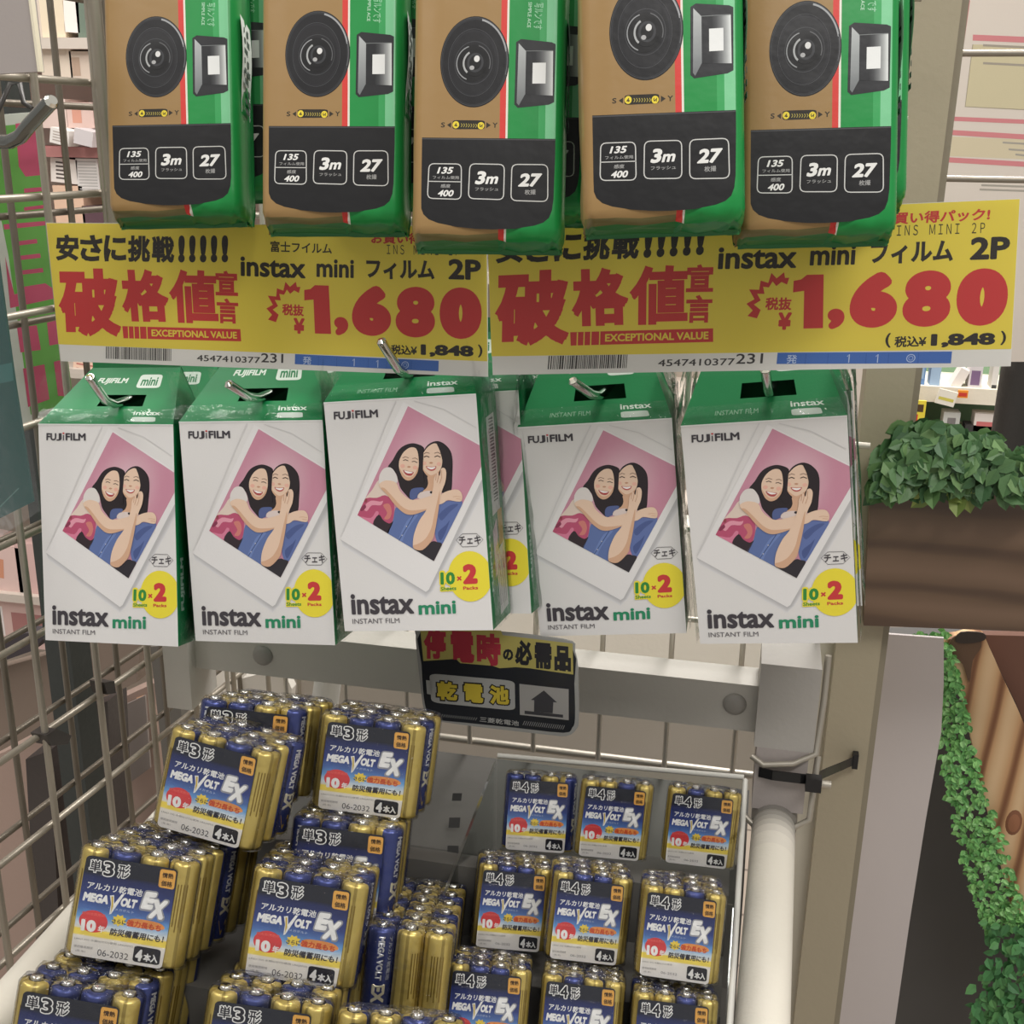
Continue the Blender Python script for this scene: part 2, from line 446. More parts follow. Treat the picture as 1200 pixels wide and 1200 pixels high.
    for x, y in ((745, 215), (858, 220)): pr.ell(*Z2([(x, y)])[0], 3, 2.2, (234, 184, 164), 15, 12)
    DK = (50, 36, 36)
    for a_ in ([(586, 198), (604, 192), (624, 200)], [(652, 206), (672, 202), (694, 212)]): pr.line(Z2(a_), .75, DK, 17)
    for a_ in ([(582, 180), (604, 172), (628, 180)], [(656, 184), (678, 180), (698, 190)]): pr.line(Z2(a_), .6, (120, 90, 78), 17)
    for a_ in ([(745, 174), (764, 166), (786, 174)], [(826, 172), (848, 164), (872, 174)]): pr.line(Z2(a_), .95, DK, 17)
    for a_ in ([(744, 152), (765, 142), (788, 148)], [(824, 148), (848, 140), (872, 150)]): pr.line(Z2(a_), .6, (110, 84, 74), 17)
    A([(584, 262), (610, 266), (640, 272), (664, 276), (646, 298), (616, 298), (594, 284)], (176, 76, 76), 16)
    A([(590, 265), (615, 269), (640, 274), (658, 278), (640, 284), (612, 282)], (246, 240, 236), 17)
    A([(758, 236), (780, 238), (815, 238), (838, 236), (826, 258), (798, 266), (772, 256)], (186, 84, 82), 16)
    A([(766, 240), (798, 242), (832, 240), (818, 252), (798, 256), (778, 250)], (248, 244, 240), 17)
    for q in ((628, 240), (798, 212)): A([(q[0] - 14, q[1]), (q[0], q[1] - 6), (q[0] + 16, q[1]), (q[0], q[1] + 7)], (196, 148, 120), 16, 2)
    # locks of hair over the faces
    A([(735, 105), (700, 100), (700, 140), (712, 200), (708, 260), (690, 300), (700, 330), (740, 345), (735, 250), (742, 150)], HAIR, 18)
    A([(845, 78), (880, 76), (925, 108), (955, 155), (958, 230), (915, 300), (895, 250), (884, 190), (868, 130)], HAIR, 18)
    # arms and hands
    A([(398, 350), (402, 300), (438, 252), (490, 246), (522, 278), (540, 322), (530, 350), (470, 335), (430, 340), (405, 368)], TEE, 16)
    A([(400, 358), (430, 338), (470, 332), (530, 348), (556, 400), (600, 440), (650, 462), (730, 450), (800, 432), (840, 440), (830, 490), (770, 522), (690, 552), (630, 562), (580, 548), (520, 500), (455, 425), (412, 385)], SKIN, 19)
    A([(412, 385), (455, 425), (520, 500), (580, 548), (630, 562), (690, 552), (770, 522), (690, 530), (620, 530), (560, 500), (490, 430), (440, 385)], SKIN2, 20)
    A([(835, 490), (862, 430), (930, 398), (1000, 392), (1030, 425), (1024, 468), (980, 470), (920, 462), (880, 485)], SKIN, 19)
    pr.line(Z2([(1024, 440), (985, 436), (960, 440)]), .6, SKIN2, 21); pr.line(Z2([(1024, 456), (985, 452)]), .6, SKIN2, 21)
    A([(812, 372), (818, 320), (838, 285), (850, 276), (862, 300), (868, 280), (876, 250), (900, 246), (914, 275), (905, 340), (882, 390), (862, 450), (842, 530), (828, 600), (812, 692), (785, 742), (720, 797), (662, 792), (647, 768), (658, 690), (700, 600), (748, 540), (785, 470)], SKIN, 22)
    A([(812, 692), (785, 742), (720, 797), (662, 792), (647, 768), (690, 755), (745, 720), (790, 650), (815, 560), (840, 470), (862, 400), (850, 520)], SKIN2, 23)
    for a_ in ([(858, 272), (852, 310), (842, 345)], [(878, 262), (878, 310), (862, 350)], [(838, 285), (832, 330)]): pr.line(Z2(a_), .6, (190, 142, 114), 24)
    pr.clipper = full
    # yellow disc
    pr.ell(*Z1([(757, 890)])[0], 28, 28.3, (238, 222, 62), 8, 40)
    Y = (238, 222, 62)
    T('10', (600, 864), (686, 862), (600, 934), Y, .14, 9); T('Sheets', (602, 934), (690, 930), (602, 960), Y, .12, 9)
    pr.clipper = None
    T('10', (606, 872), (680, 870), (606, 928), (52, 140, 62), .05, 10); T('Sheets', (606, 938), (686, 934), (606, 955), (60, 140, 66), .03, 10)
    RED = (204, 60, 62)
    T('×', (690, 890), (714, 888), (690, 911), RED, .04, 10); T('2', (720, 836), (794, 833), (722, 926), RED, .07, 10); T('Packs', (720, 936), (796, 933), (721, 951), RED, .03, 10)
    INK = (66, 62, 68)
    T('FU', (82, 157), (138, 154), (83, 192), INK, .035, 8); T('J', (138, 154), (168, 152), (140, 190), INK, .035, 8); T('I', (176, 160), (182, 160), (177, 186), INK, .04, 8); pr.poly(Z1([(174, 148), (184, 148), (184, 155), (174, 155)]), (196, 60, 60), 9)
    T('FILM', (190, 150), (305, 144), (192, 185), INK, .035, 8)
    T('instax', (148, 970), (464, 966), (153, 1062), INK, .032, 9)
    T('mini', (490, 1004), (680, 998), (492, 1062), (40, 138, 98), .03, 9)
    T('INSTANT FILM', (155, 1080), (392, 1076), (157, 1102), (96, 92, 96), .0, 9)
    hx = Z1([(690, 728), (722, 700), (795, 698), (828, 725), (795, 755), (722, 758)])
    pr.line(hx, .55, (90, 88, 92), 8, True)
    T('チェキ', (704, 710), (816, 706), (704, 748), INK, .02, 8)
    # gable front with its hanging slot, gable back and folded ends
    zt, za, ya, aa = h, h + .034, .036, .029
    def gab(u, v, l=0):            # u -1..1, v 0..1 up the front slope
        hw = a + (aa - a) * v
        n = Vector((0, -(za - zt), ya)).normalized() * l
        return (u * hw, ya * v + n.y, zt + (za - zt) * v + n.z)
    us, vs = (-1, -.30, .46, 1), (0, .30, .50, 1)
    for i in range(3):
        for j in range(3):
            if (i, j) != (1, 1): mb.face([gab(us[i], vs[j]), gab(us[i + 1], vs[j]), gab(us[i + 1], vs[j + 1]), gab(us[i], vs[j + 1])], (22, 124, 70))
    mb.face([(-a, d, zt), (a, d, zt), (aa, ya + .001, za), (-aa, ya + .001, za)], (18, 104, 60))
    for sx in (-1, 1): mb.face([(sx * a, 0, zt), (sx * a, d, zt), (sx * aa, ya, za)], (20, 112, 64))
    gp = Print(mb, lambda x, y: (x, y), lambda x, y, l: gab(x, y, l))
    LT = (214, 226, 216)
    gp.text('FUJIFILM', (-.62, .80), (-.02, .80), (-.62, .68), LT, .04, 1)
    gp.rrect([(.20, .86), (.66, .86), (.66, .62), (.20, .62)], .2, LT, 1); gp.text('mini', (.27, .81), (.59, .81), (.27, .66), (24, 124, 72), .03, 2)
    gp.text('instax', (.36, .22), (.78, .22), (.36, .15), LT, .02, 1); gp.rrect([(.36, .12), (.72, .12), (.73, .04), (.36, .04)], .2, LT, 1)
    gp.text('INSTANT FILM', (-.6, .16), (-.05, .16), (-.6, .10), (150, 190, 162), 0, 1, 2)
    # right side: name, barcode sticker, small print
    sp = Print(mb, lambda x, y: (x, y), lambda x, y, l: (a + l, x, y))
    sp.text('FUJIFILM', (.0045, -.044), (.0045, -.013), (.009, -.044), (190, 214, 200), .05, 1)
    sp.poly([(.016, .050), (.033, .052), (.033, -.002), (.016, -.004)], (206, 208, 204), 1)
    for i in range(26):
        y = .049 - i * .0018; sp.poly([(.021, y), (.030, y + .0006), (.030, y - rnd.choice((.0003, .0006, .001))), (.021, y - .0006)], (50, 54, 52), 2)
    sp.poly([(.014, -.012), (.024, -.006), (.024, -.034), (.014, -.038)], (206, 190, 196), 1)
    sp.poly([(.026, -.002), (.036, -.002), (.036, -.022), (.026, -.022)], (190, 160, 60), 1)
    sp.poly([(.017, -.026), (.037, -.020), (.037, -.058), (.019, -.060)], (214, 216, 212), 2)
    for i in range(5):
        x = .0205 + i * .0032; sp.line([(x, -.030), (x, -.055)], .0009, (120, 124, 122), 3)
    root = thing('film_box', '', 'film box')
    o = mb.build('carton', M['card'], root); o.location = (0, 0, BH / 2)
    # thin tab at the top of the gable
    t = MB(); t.box((-aa, ya - .0004, za - .001), (aa, ya + .0006, za + .008), (22, 120, 68))
    o = t.build('hang_tab', M['card'], root); o.location = (0, 0, BH / 2)
    # clear wrap over the ends
    f = MB(); e = .0012; N = 9
    for sx in (-1, 1):
        rows = []
        for i in range(13):
            z = -h + (zt + .012 + h) * i / 12
            rows.append([(sx * (a + e + rnd.random() * .0012), -.0004 + (d + .001) * j / N, z) for j in range(N + 1)])
        f.grid(rows, 255)
    rows = [[(-a - .001 + (2 * a + .002) * i / 14, ya * v - .0016 - rnd.random() * .0022, zt + (za - zt) * v + .0012) for i in range(15)] for v in (0, .1, .22)]
    f.grid(rows, 255)
    for sx in (-1, 1):
        rows = [[(sx * (a + .001 - .007 * v + rnd.random() * .003), y, zt + .03 * v) for y in (.0, .006, .013, .02, .028, .036)] for v in (0, .25, .5, .75, 1)]
        f.grid(rows, 255)
    o = f.build('clear_wrap', M['wrap'], root); o.location = (0, 0, BH / 2)
    return root

# ================================================================== disposable camera in its bag
PX = .029                                          # half width of the flat printed front
def make_camera_pack():
    root = thing('camera_pack', '', 'camera pack')
    mb = MB()
    BR, RD, WH, GR = (152, 122, 78), (206, 62, 56), (224, 220, 208), (30, 138, 66)
    xs = [-.0335, -.0332, -.0322, -.0308, -PX, -.02, -.01, .0047, .0073, .0082, .015, .0215, .0245, .0275, PX, .0308, .0322, .0332, .0335]
    def prof(x, a, b):
        k = abs(x) / .0335; xf = PX / .0335
        return 0 if k <= xf else b * (1 - math.sqrt(max(0, 1 - ((k - xf) / (1 - xf)) ** 2)))
    b = .010
    zl = [-.0450, -.0448, -.0442, -.0434, -.0423, -.0408, -.038, -.032, -.02, 0, .03, .062, .075, .086, .094, .100]
    rows = []; jit = random.Random(3)
    for i, z in enumerate(zl):
        back = 0; sc = 1
        if z < -.038:
            t = (-.038 - z) / .007; back = .0155 * (1 - math.sqrt(max(0, 1 - t * t))); sc = 1 - .03 * t
        if z > .075:
            t = (z - .075) / .025; back = .014 * t ** 1.5; sc = 1 - .04 * t
        wr = .0015 if z < -.039 else 0
        rows.append([(x * sc, max(prof(x, 0, b), 0) + back + (jit.uniform(-wr, wr)), z + jit.uniform(-wr, wr) * .6) for x in xs])
    def colr(i, j):
        x = (xs[j] + xs[j + 1]) / 2
        if x < .0047: c = BR
        elif x < .0073: c = RD
        elif x < .0082: c = WH
        else:
            c = GR
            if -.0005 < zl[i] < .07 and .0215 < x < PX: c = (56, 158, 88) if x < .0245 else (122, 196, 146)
        if zl[i] < -.0410 and x < .0047: c = (112, 104, 66)
        if zl[i] < -.0440: c = (52, 112, 58) if x < .0047 else (30, 118, 62)
        return c
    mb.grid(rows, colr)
    # sides and back
    D = .030
    for sx, j, c in ((-1, 0, (124, 104, 68)), (1, -1, (26, 124, 60))):
        P = []
        for i, row in enumerate(rows):
            p = row[j]; dd = D if -.0435 < zl[i] < .08 else D * .62
            P.append([(p[0] + sx * .0012 * sin(k * 1.1) * jit.random(), p[1] + (dd - p[1]) * k / 5, p[2]) for k in range(6)])
        mb.grid(P, c)
    P = []
    for i, row in enumerate(rows):
        dd = D if -.0435 < zl[i] < .08 else D * .62
        P.append([(row[0][0], dd, row[0][2]), (0, dd + .001, row[0][2]), (row[-1][0], dd, row[-1][2])])
    mb.grid(P, (30, 110, 60))
    mb.grid([rows[0], [(p[0], D * .62, p[2]) for p in rows[0]]], (28, 110, 58))
    mb.grid([rows[-1], [(p[0], D * .62, p[2]) for p in rows[-1]]], (30, 120, 60))
    q = [(15, 0), (635, 0), (655, 620), (57, 638)]
    art0 = homography(q, [(-PX, .0605), (PX, .0605), (PX, 0), (-PX, 0)])
    def art(x, y):
        u, v = art0(x, y); return (max(-PX, min(PX, u)), v * .91 if v < 0 else v)
    pr = Print(mb, art, front, 0, 5e-5)
    # lens as printed
    K = (20, 20, 22)
    pr.ell(273, 291, 158, 206, K, 1, 56, rot=-.06)
    pr.ell(274, 290, 150, 197, (44, 45, 48), 2, 56, rot=-.06)
    pr.ell(272, 292, 144, 190, (24, 24, 27), 3, 56, rot=-.06)
    pr.ell(268, 296, 112, 148, (36, 36, 40), 4, 48, rot=-.06); pr.ell(266, 298, 105, 141, (28, 28, 31), 5, 48, rot=-.06)
    pr.ell(276, 290, 148, 195, (158, 160, 162), 4, 18, -1.35, -.2, .955, -.06); pr.ell(273, 291, 154, 201, (70, 71, 74), 3, 56, inner=.985, rot=-.06); pr.ell(268, 296, 116, 153, (74, 75, 78), 5, 56, inner=.985, rot=-.06); pr.ell(270, 298, 88, 98, (60, 61, 64), 6, 44, inner=.96); pr.ell(276, 290, 148, 195, (104, 106, 108), 4, 12, -.25, .35, .98, -.06)
    pr.ell(266, 300, 80, 84, (18, 18, 20), 6, 40); pr.ell(266, 300, 76, 80, (146, 148, 150), 7, 22, 1.9, 4.4, .94); pr.ell(268, 300, 80, 84, (96, 97, 99), 7, 14, -1.3, .3, .95)
    pr.ell(276, 298, 56, 62, (16, 16, 18), 8, 36); pr.ell(272, 300, 52, 58, (166, 168, 168), 9, 16, 2.2, 4.2, .84); pr.ell(278, 298, 38, 44, (54, 55, 58), 9, 30)
    pr.ell(278, 298, 27, 32, (18, 18, 20), 10, 24); pr.ell(284, 281, 13, 15, (216, 216, 214), 11, 18); pr.ell(264, 322, 11, 10, (168, 168, 168), 11, 16)
    # flash window as printed
    pr.poly([(458, 200), (480, 186), (618, 198), (636, 206), (642, 462), (618, 474), (482, 492), (466, 478)], (40, 41, 44), 1)
    pr.poly([(470, 205), (505, 240), (512, 430), (486, 482), (476, 470)], lambda x, y: mixc((178, 182, 182), (112, 116, 118), min(1, max(0, (y - 205) / 270))), 2)
    pr.quadgrid([(508, 240), (626, 236), (634, 434), (514, 432)], 6, 4, lambda u, v: mixc((36, 37, 40), (218, 222, 220), max(0, (u - .35) / .65) ** 1.2), 2)
    pr.poly([(538, 292), (597, 290), (600, 382), (541, 384)], (226, 228, 226), 3)
    pr.line([(505, 240), (626, 236)], 3, (120, 124, 124), 3)
    pr.text('写ルンです', (572, 22), (572, 142), (532, 22), (150, 204, 166), .01, 1); pr.text('SIMPLE ACE', (520, 18), (520, 134), (504, 18), (178, 216, 188), .01, 1, 2)
    # slider
    pr.rrect([(192, 556), (338, 552), (340, 590), (194, 596)], .18, (40, 36, 30), 1)
    for x, s_ in ((208, '4'), (322, '2')):
        pr.ell(x, 576, 15, 16, (226, 204, 60), 2, 20); pr.text(s_, (x - 7, 568), (x - 7, 584), (x + 7, 568), (50, 44, 30), .02, 3)
    [pr.line([(x, 569), (x + 5, 577), (x, 585)], 2.6, (190, 174, 80), 2) for x in range(232, 302, 11)]
    pr.poly([(168, 578), (186, 566), (186, 590)], (48, 42, 32), 1); pr.poly([(366, 572), (346, 560), (346, 586)], (48, 42, 32), 1)
    pr.text('S', (140, 568), (158, 567), (140, 590), (48, 42, 32), .02, 1); pr.text('Y', (374, 560), (396, 560), (374, 582), (48, 42, 32), .02, 1)
    # black band with figures
    pr.poly([(57, 638), (655, 620), (662, 700), (660, 900), (656, 950), (645, 985), (622, 1008), (585, 1024), (500, 1044), (400, 1053), (330, 1055), (240, 1050), (160, 1038), (118, 1024), (92, 1002), (80, 975), (72, 930), (66, 880)], (23, 23, 25), 1)
    pr.poly([(57, 641), (655, 623), (655, 628), (57, 647)], (70, 70, 72), 2)
    W_ = (226, 226, 222); G_ = (156, 156, 154)
    for qq in ([(99, 762), (246, 757), (256, 923), (104, 926)], [(284, 754), (438, 750), (444, 914), (288, 917)], [(471, 748), (628, 742), (636, 912), (476, 916)]): pr.rrect(qq, .16, (200, 200, 196), 2, 4.5)
    pr.line([(102, 846), (252, 841)], 4, (200, 200, 196), 2)
    pr.text('135', (146, 776), (214, 773), (138, 808), W_, .032, 2); pr.text('フィルム使用', (120, 818), (238, 814), (122, 834), G_, .015, 2, 2)
    pr.text('感度', (160, 856), (204, 854), (160, 874), G_, .015, 2, 2); pr.text('400', (154, 884), (224, 881), (147, 915), W_, .032, 2)
    pr.text('3', (322, 787), (364, 785), (311, 850), W_, .045, 2); pr.text('m', (366, 810), (418, 806), (358, 846), W_, .035, 2); pr.text('フラッシュ', (315, 864), (418, 859), (315, 880), G_, .015, 2, 2)
    pr.text('27', (514, 788), (606, 783), (503, 851), W_, .045, 2); pr.text('枚撮', (534, 862), (582, 859), (534, 886), G_, .015, 2, 2)
    o = mb.build('bag', M['laminate'], root); o.location = (0, 0, .0470)
    s = MB()
    rows = [[(.0336 + .0008 * sin(v * 5) + .0004, .004 + .020 * u + (.002 * v if u < .1 else 0), .0545 - .047 * v) for u in (0, .25, .5, .75, 1)] for v in [k / 8 for k in range(9)]]
    s.grid(rows, (214, 222, 216))
    for i in range(9): s.box((.0347, .0085, .050 - i * .005), (.0349, .0095 + .002 * (i % 3), .0475 - i * .005), (70, 86, 78))
    for i in range(9): s.box((.0347, .014, .050 - i * .005), (.0349, .0150 + .002 * ((i + 1) % 3), .0470 - i * .005), (70, 86, 78))
    o = s.build('side_sticker', M['paper'], root); o.location = (0, 0, .0470); o['label'] = 'pale sticker with dark lettering'
    t = MB(); t.box((-.0335, .0135, .099), (.0335, .0150, .128), GR); t.box((-.012, .0130, .118), (.012, .0155, .121), (20, 60, 34))
    o = t.build('hang_flap', M['laminate'], root); o.location = (0, 0, .0470)
    b_ = MB()
    rows = [[(x * .96, .0165 + .0007 * sin(x * 900) + (.0012 if k else 0), -.0446 - .0022 * k) for x in xs] for k in (0, .5, 1)]
    b_.grid(rows, lambda i, j: (44, 108, 58))
    o = b_.build('bottom_seal', M['laminate'], root); o.location = (0, 0, .0470)
    return root

# ================================================================== price card
CW, CH = .2518, .0769
def make_price_card():
    root = thing('price_card', '', 'price card')
    mb = MB(); YEL = (230, 210, 84); a, h = CW / 2, CH / 2
    c1 = [(61, 259), (572, 265), (577, 437), (86, 420)]
    mb.box((-a, 0, -h), (a, .0006, h), (226, 224, 218))
    pr = Print(mb, homography(c1, [(-a, h), (a, h), (a, -h), (-a, -h)]), front)
    pr.poly([(61.5, 259.5), (571.5, 265.5), (576, 419.5), (82.5, 400.5)], YEL, 1)
    T = pr.text
    BK, RED = (56, 52, 50), (200, 66, 66)
    x = 74
    for i, ch in enumerate('安さに挑戦'):
        T(ch, (x, 272.5 + .6 * i), (x + 26.5, 273 + .6 * i), (x + .9, 303.5 + .6 * i), BK, .042, 2); x += 28
    for i in range(5): T('!', (217 + 12.6 * i, 274.5), (224.5 + 12.6 * i, 274.5), (218 + 12.6 * i, 306), BK, .07, 2)
    T('破', (76, 312), (148, 313), (84, 391), RED, .052, 2); T('格', (149, 313), (204, 314), (157, 374), RED, .048, 2)
    T('値', (206, 313.5), (262, 315), (212, 375.5), RED, .036, 2); T('宣', (261, 315), (287, 316), (263, 344), RED, .034, 2); T('言', (264, 347), (289, 348), (266, 376), RED, .034, 2)
    pr.poly([(156, 379.5), (293, 383), (294.5, 397), (158, 393.5)], RED, 2)
    for k in (163, 169.5, 176, 184.5): pr.line([(k, 380), (k + 1.2, 394)], 1.1, YEL, 3)
    T('EXCEPTIONAL VALUE', (190, 383.2), (289, 386), (190.7, 391.2), YEL, .03, 3)
    T('お買い得パック!', (440, 272), (545, 273), (440, 285), RED, .03, 2)
    T('富士フイルム', (324, 281), (395, 284), (324.5, 294), BK, .02, 2)
    T('ＩＮＳ　ＭＩＮＩ　２Ｐ', (458, 286), (541, 288), (458.5, 297), BK, .0, 2)
    T('instax', (290, 299), (365, 302), (291, 322), BK, .03, 2); T('mini', (378, 302), (421, 303.5), (378.6, 323), BK, .03, 2)
    T('フィルム', (435, 302.5), (513, 304.5), (436, 325), BK, .04, 2); T('2P', (529, 302.5), (566, 303.5), (529.6, 326), BK, .04, 2)
    B = [(55, 420), (18, 408), (36, 386), (9, 357), (38, 340), (13, 298), (52, 302), (54, 264), (84, 275), (92, 234), (114, 258), (140, 234), (146, 258), (162, 258), (156, 286), (134, 274), (116, 290), (100, 270), (88, 294), (66, 290), (74, 320), (46, 318), (62, 346), (38, 362), (66, 386)]
    pr.poly([(x / 4 + 320, y / 4 + 270) for x, y in B], RED, 2)
    T('税抜', (340, 353.5), (365, 355), (340.6, 367), RED, .035, 2); T('¥', (354, 370), (366.5, 370.6), (354.4, 388), RED, .05, 2)
    pr.poly([(377, 332.5), (393, 333), (397.5, 388.5), (379, 388), (376, 349), (365.5, 350), (365, 338), (372, 337)], RED, 2); T(',', (400, 369), (416, 369), (402, 390), RED, .05, 2)
    T('6', (420, 332.5), (465, 334), (421, 390), RED, .085, 2, 5); T('8', (470, 334), (515, 335), (471, 392), RED, .07, 2, 5); T('0', (520, 334.5), (568, 336), (521, 393.5), RED, .095, 2, 5)
    T('(', (457, 397), (462, 397), (458, 412), BK, .03, 2); T('税込¥', (466, 400.5), (496, 401.5), (466.3, 412), BK, .03, 2)
    T('1,848', (500, 400), (560, 402), (500.5, 414), BK, .055, 2); T(')', (565, 400.5), (570, 400.5), (565.5, 415), BK, .03, 2)
    # lower strip
    r2 = random.Random(5); xx = 138
    while xx < 215:
        w_ = r2.choice((.7, .7, 1.1, 1.6)); pr.poly([(xx, 403 + (xx - 138) * .035), (xx + w_, 403 + (xx - 138) * .035), (xx + w_ + .5, 417 + (xx - 138) * .035), (xx + .5, 417 + (xx - 138) * .035)], (60, 58, 56), 2)
        xx += w_ + r2.choice((.7, .8, 1.2))
    T('4547410377', (244, 412.5), (317, 415), (244.2, 419.5), (70, 68, 66), .01, 2); T('231', (318, 410.5), (343.5, 411.3), (318.2, 421), (70, 68, 66), .01, 2)
    pr.poly([(357, 411.5), (521, 419), (521, 431), (357, 423)], (74, 112, 184), 2)
    for k in (384, 405, 441, 462, 490): pr.line([(k, 412.8 + (k - 357) * .045), (k, 423.4 + (k - 357) * .045)], .5, (60, 94, 164), 3)
    LB = (188, 204, 230)
    T('発', (366, 414), (376, 414.5), (366, 423), LB, .01, 3); [pr.line([(x - 1.8, y + 2.2), (x, y), (x, y + 8.5)], .9, LB, 3) for x, y in ((425, 416.8), (452, 418.2))]
    for rr in (4.2, 2.2): pr.ell(483, 423.8, rr, rr, LB, 3, 20, inner=.82)
    mb.build('printed_card', M['paper'], root)
    s = MB()
    s.grid([[(-a - .002 + (CW + .004) * i / 12, -.0012 - .0006 * sin(i), z) for i in range(13)] for z in (-h - .002, 0, h + .002)], 255)
    s.build('clear_sleeve', M['sleeve'], root)
    return root
# ================================================================== four-packs of batteries
def make_cell(rad, hh, kind):
    """one cell: gold sleeve with a blue field carrying the name; returns (body, terminal) meshes as objects"""
    GOLD, GOLD2, BLUE = (208, 186, 106), (164, 144, 78), (62, 72, 128)
    N = 28
    mb = MB()
    prof = [(rad * .55, 0), (rad * .93, .0004), (rad, .0016), (rad, .004), (rad, hh * .3), (rad, hh * .62), (rad, hh - .004), (rad, hh - .0022), (rad * .96, hh - .0011), (rad * .86, hh - .0003), (rad * .5, hh)]
    def colr(i, j):
        if i >= 10: return (190, 188, 180)
        if 10 <= j < 24: return BLUE if 1 < i else GOLD
        return GOLD if (j % 5) else GOLD2
    mb.lathe(prof, colr, 0, N)
    def wrapm(x, y, l):
        t = x; return ((rad + .00006 + l) * cos(t), (rad + .00006 + l) * sin(t), y)
    pr = Print(mb, lambda x, y: (x, y), wrapm)
    c = 2 * pi * 17 / N                                # centre of the blue field; lettering runs down the cell
    ws = .9
    pr.text('MEGA VOLT', (c + .1, hh * .93), (c + .1, hh * .50), (c - .28 * ws - .1, hh * .93), (226, 228, 232), .05, 1)
    pr.text('EX', (c + .42, hh * .46), (c + .42, hh * .28), (c - .5, hh * .46), (222, 216, 190), .05, 1)
    pr.text('アルカリ乾電池', (c + .72, hh * .93), (c + .72, hh * .5), (c + .40, hh * .93), (188, 196, 224), .02, 1, 2)
    pr.poly([(c - .5, hh * .22), (c + .2, hh * .22), (c + .5, hh * .1), (c - .2, hh * .07)], (214, 178, 70), 1)
    for k in range(5): pr.poly([(.5 + k * .2, hh * (.35 + .05 * (k % 2))), (.58 + k * .2, hh * (.35 + .05 * (k % 2))), (.58 + k * .2, hh * .8), (.5 + k * .2, hh * .8)], (140, 116, 52), 1)
    body = mb.build('battery_cell', M['cell'])
    t = MB(); t.lathe([(rad * .42, hh), (rad * .40, hh + .0012), (rad * .34, hh + .0016), (0.0001, hh + .0017)], (214, 212, 206), 0, 14)
    term = t.build('terminal', M['chrome'], body); term['label'] = 'silver end cap'
    return body

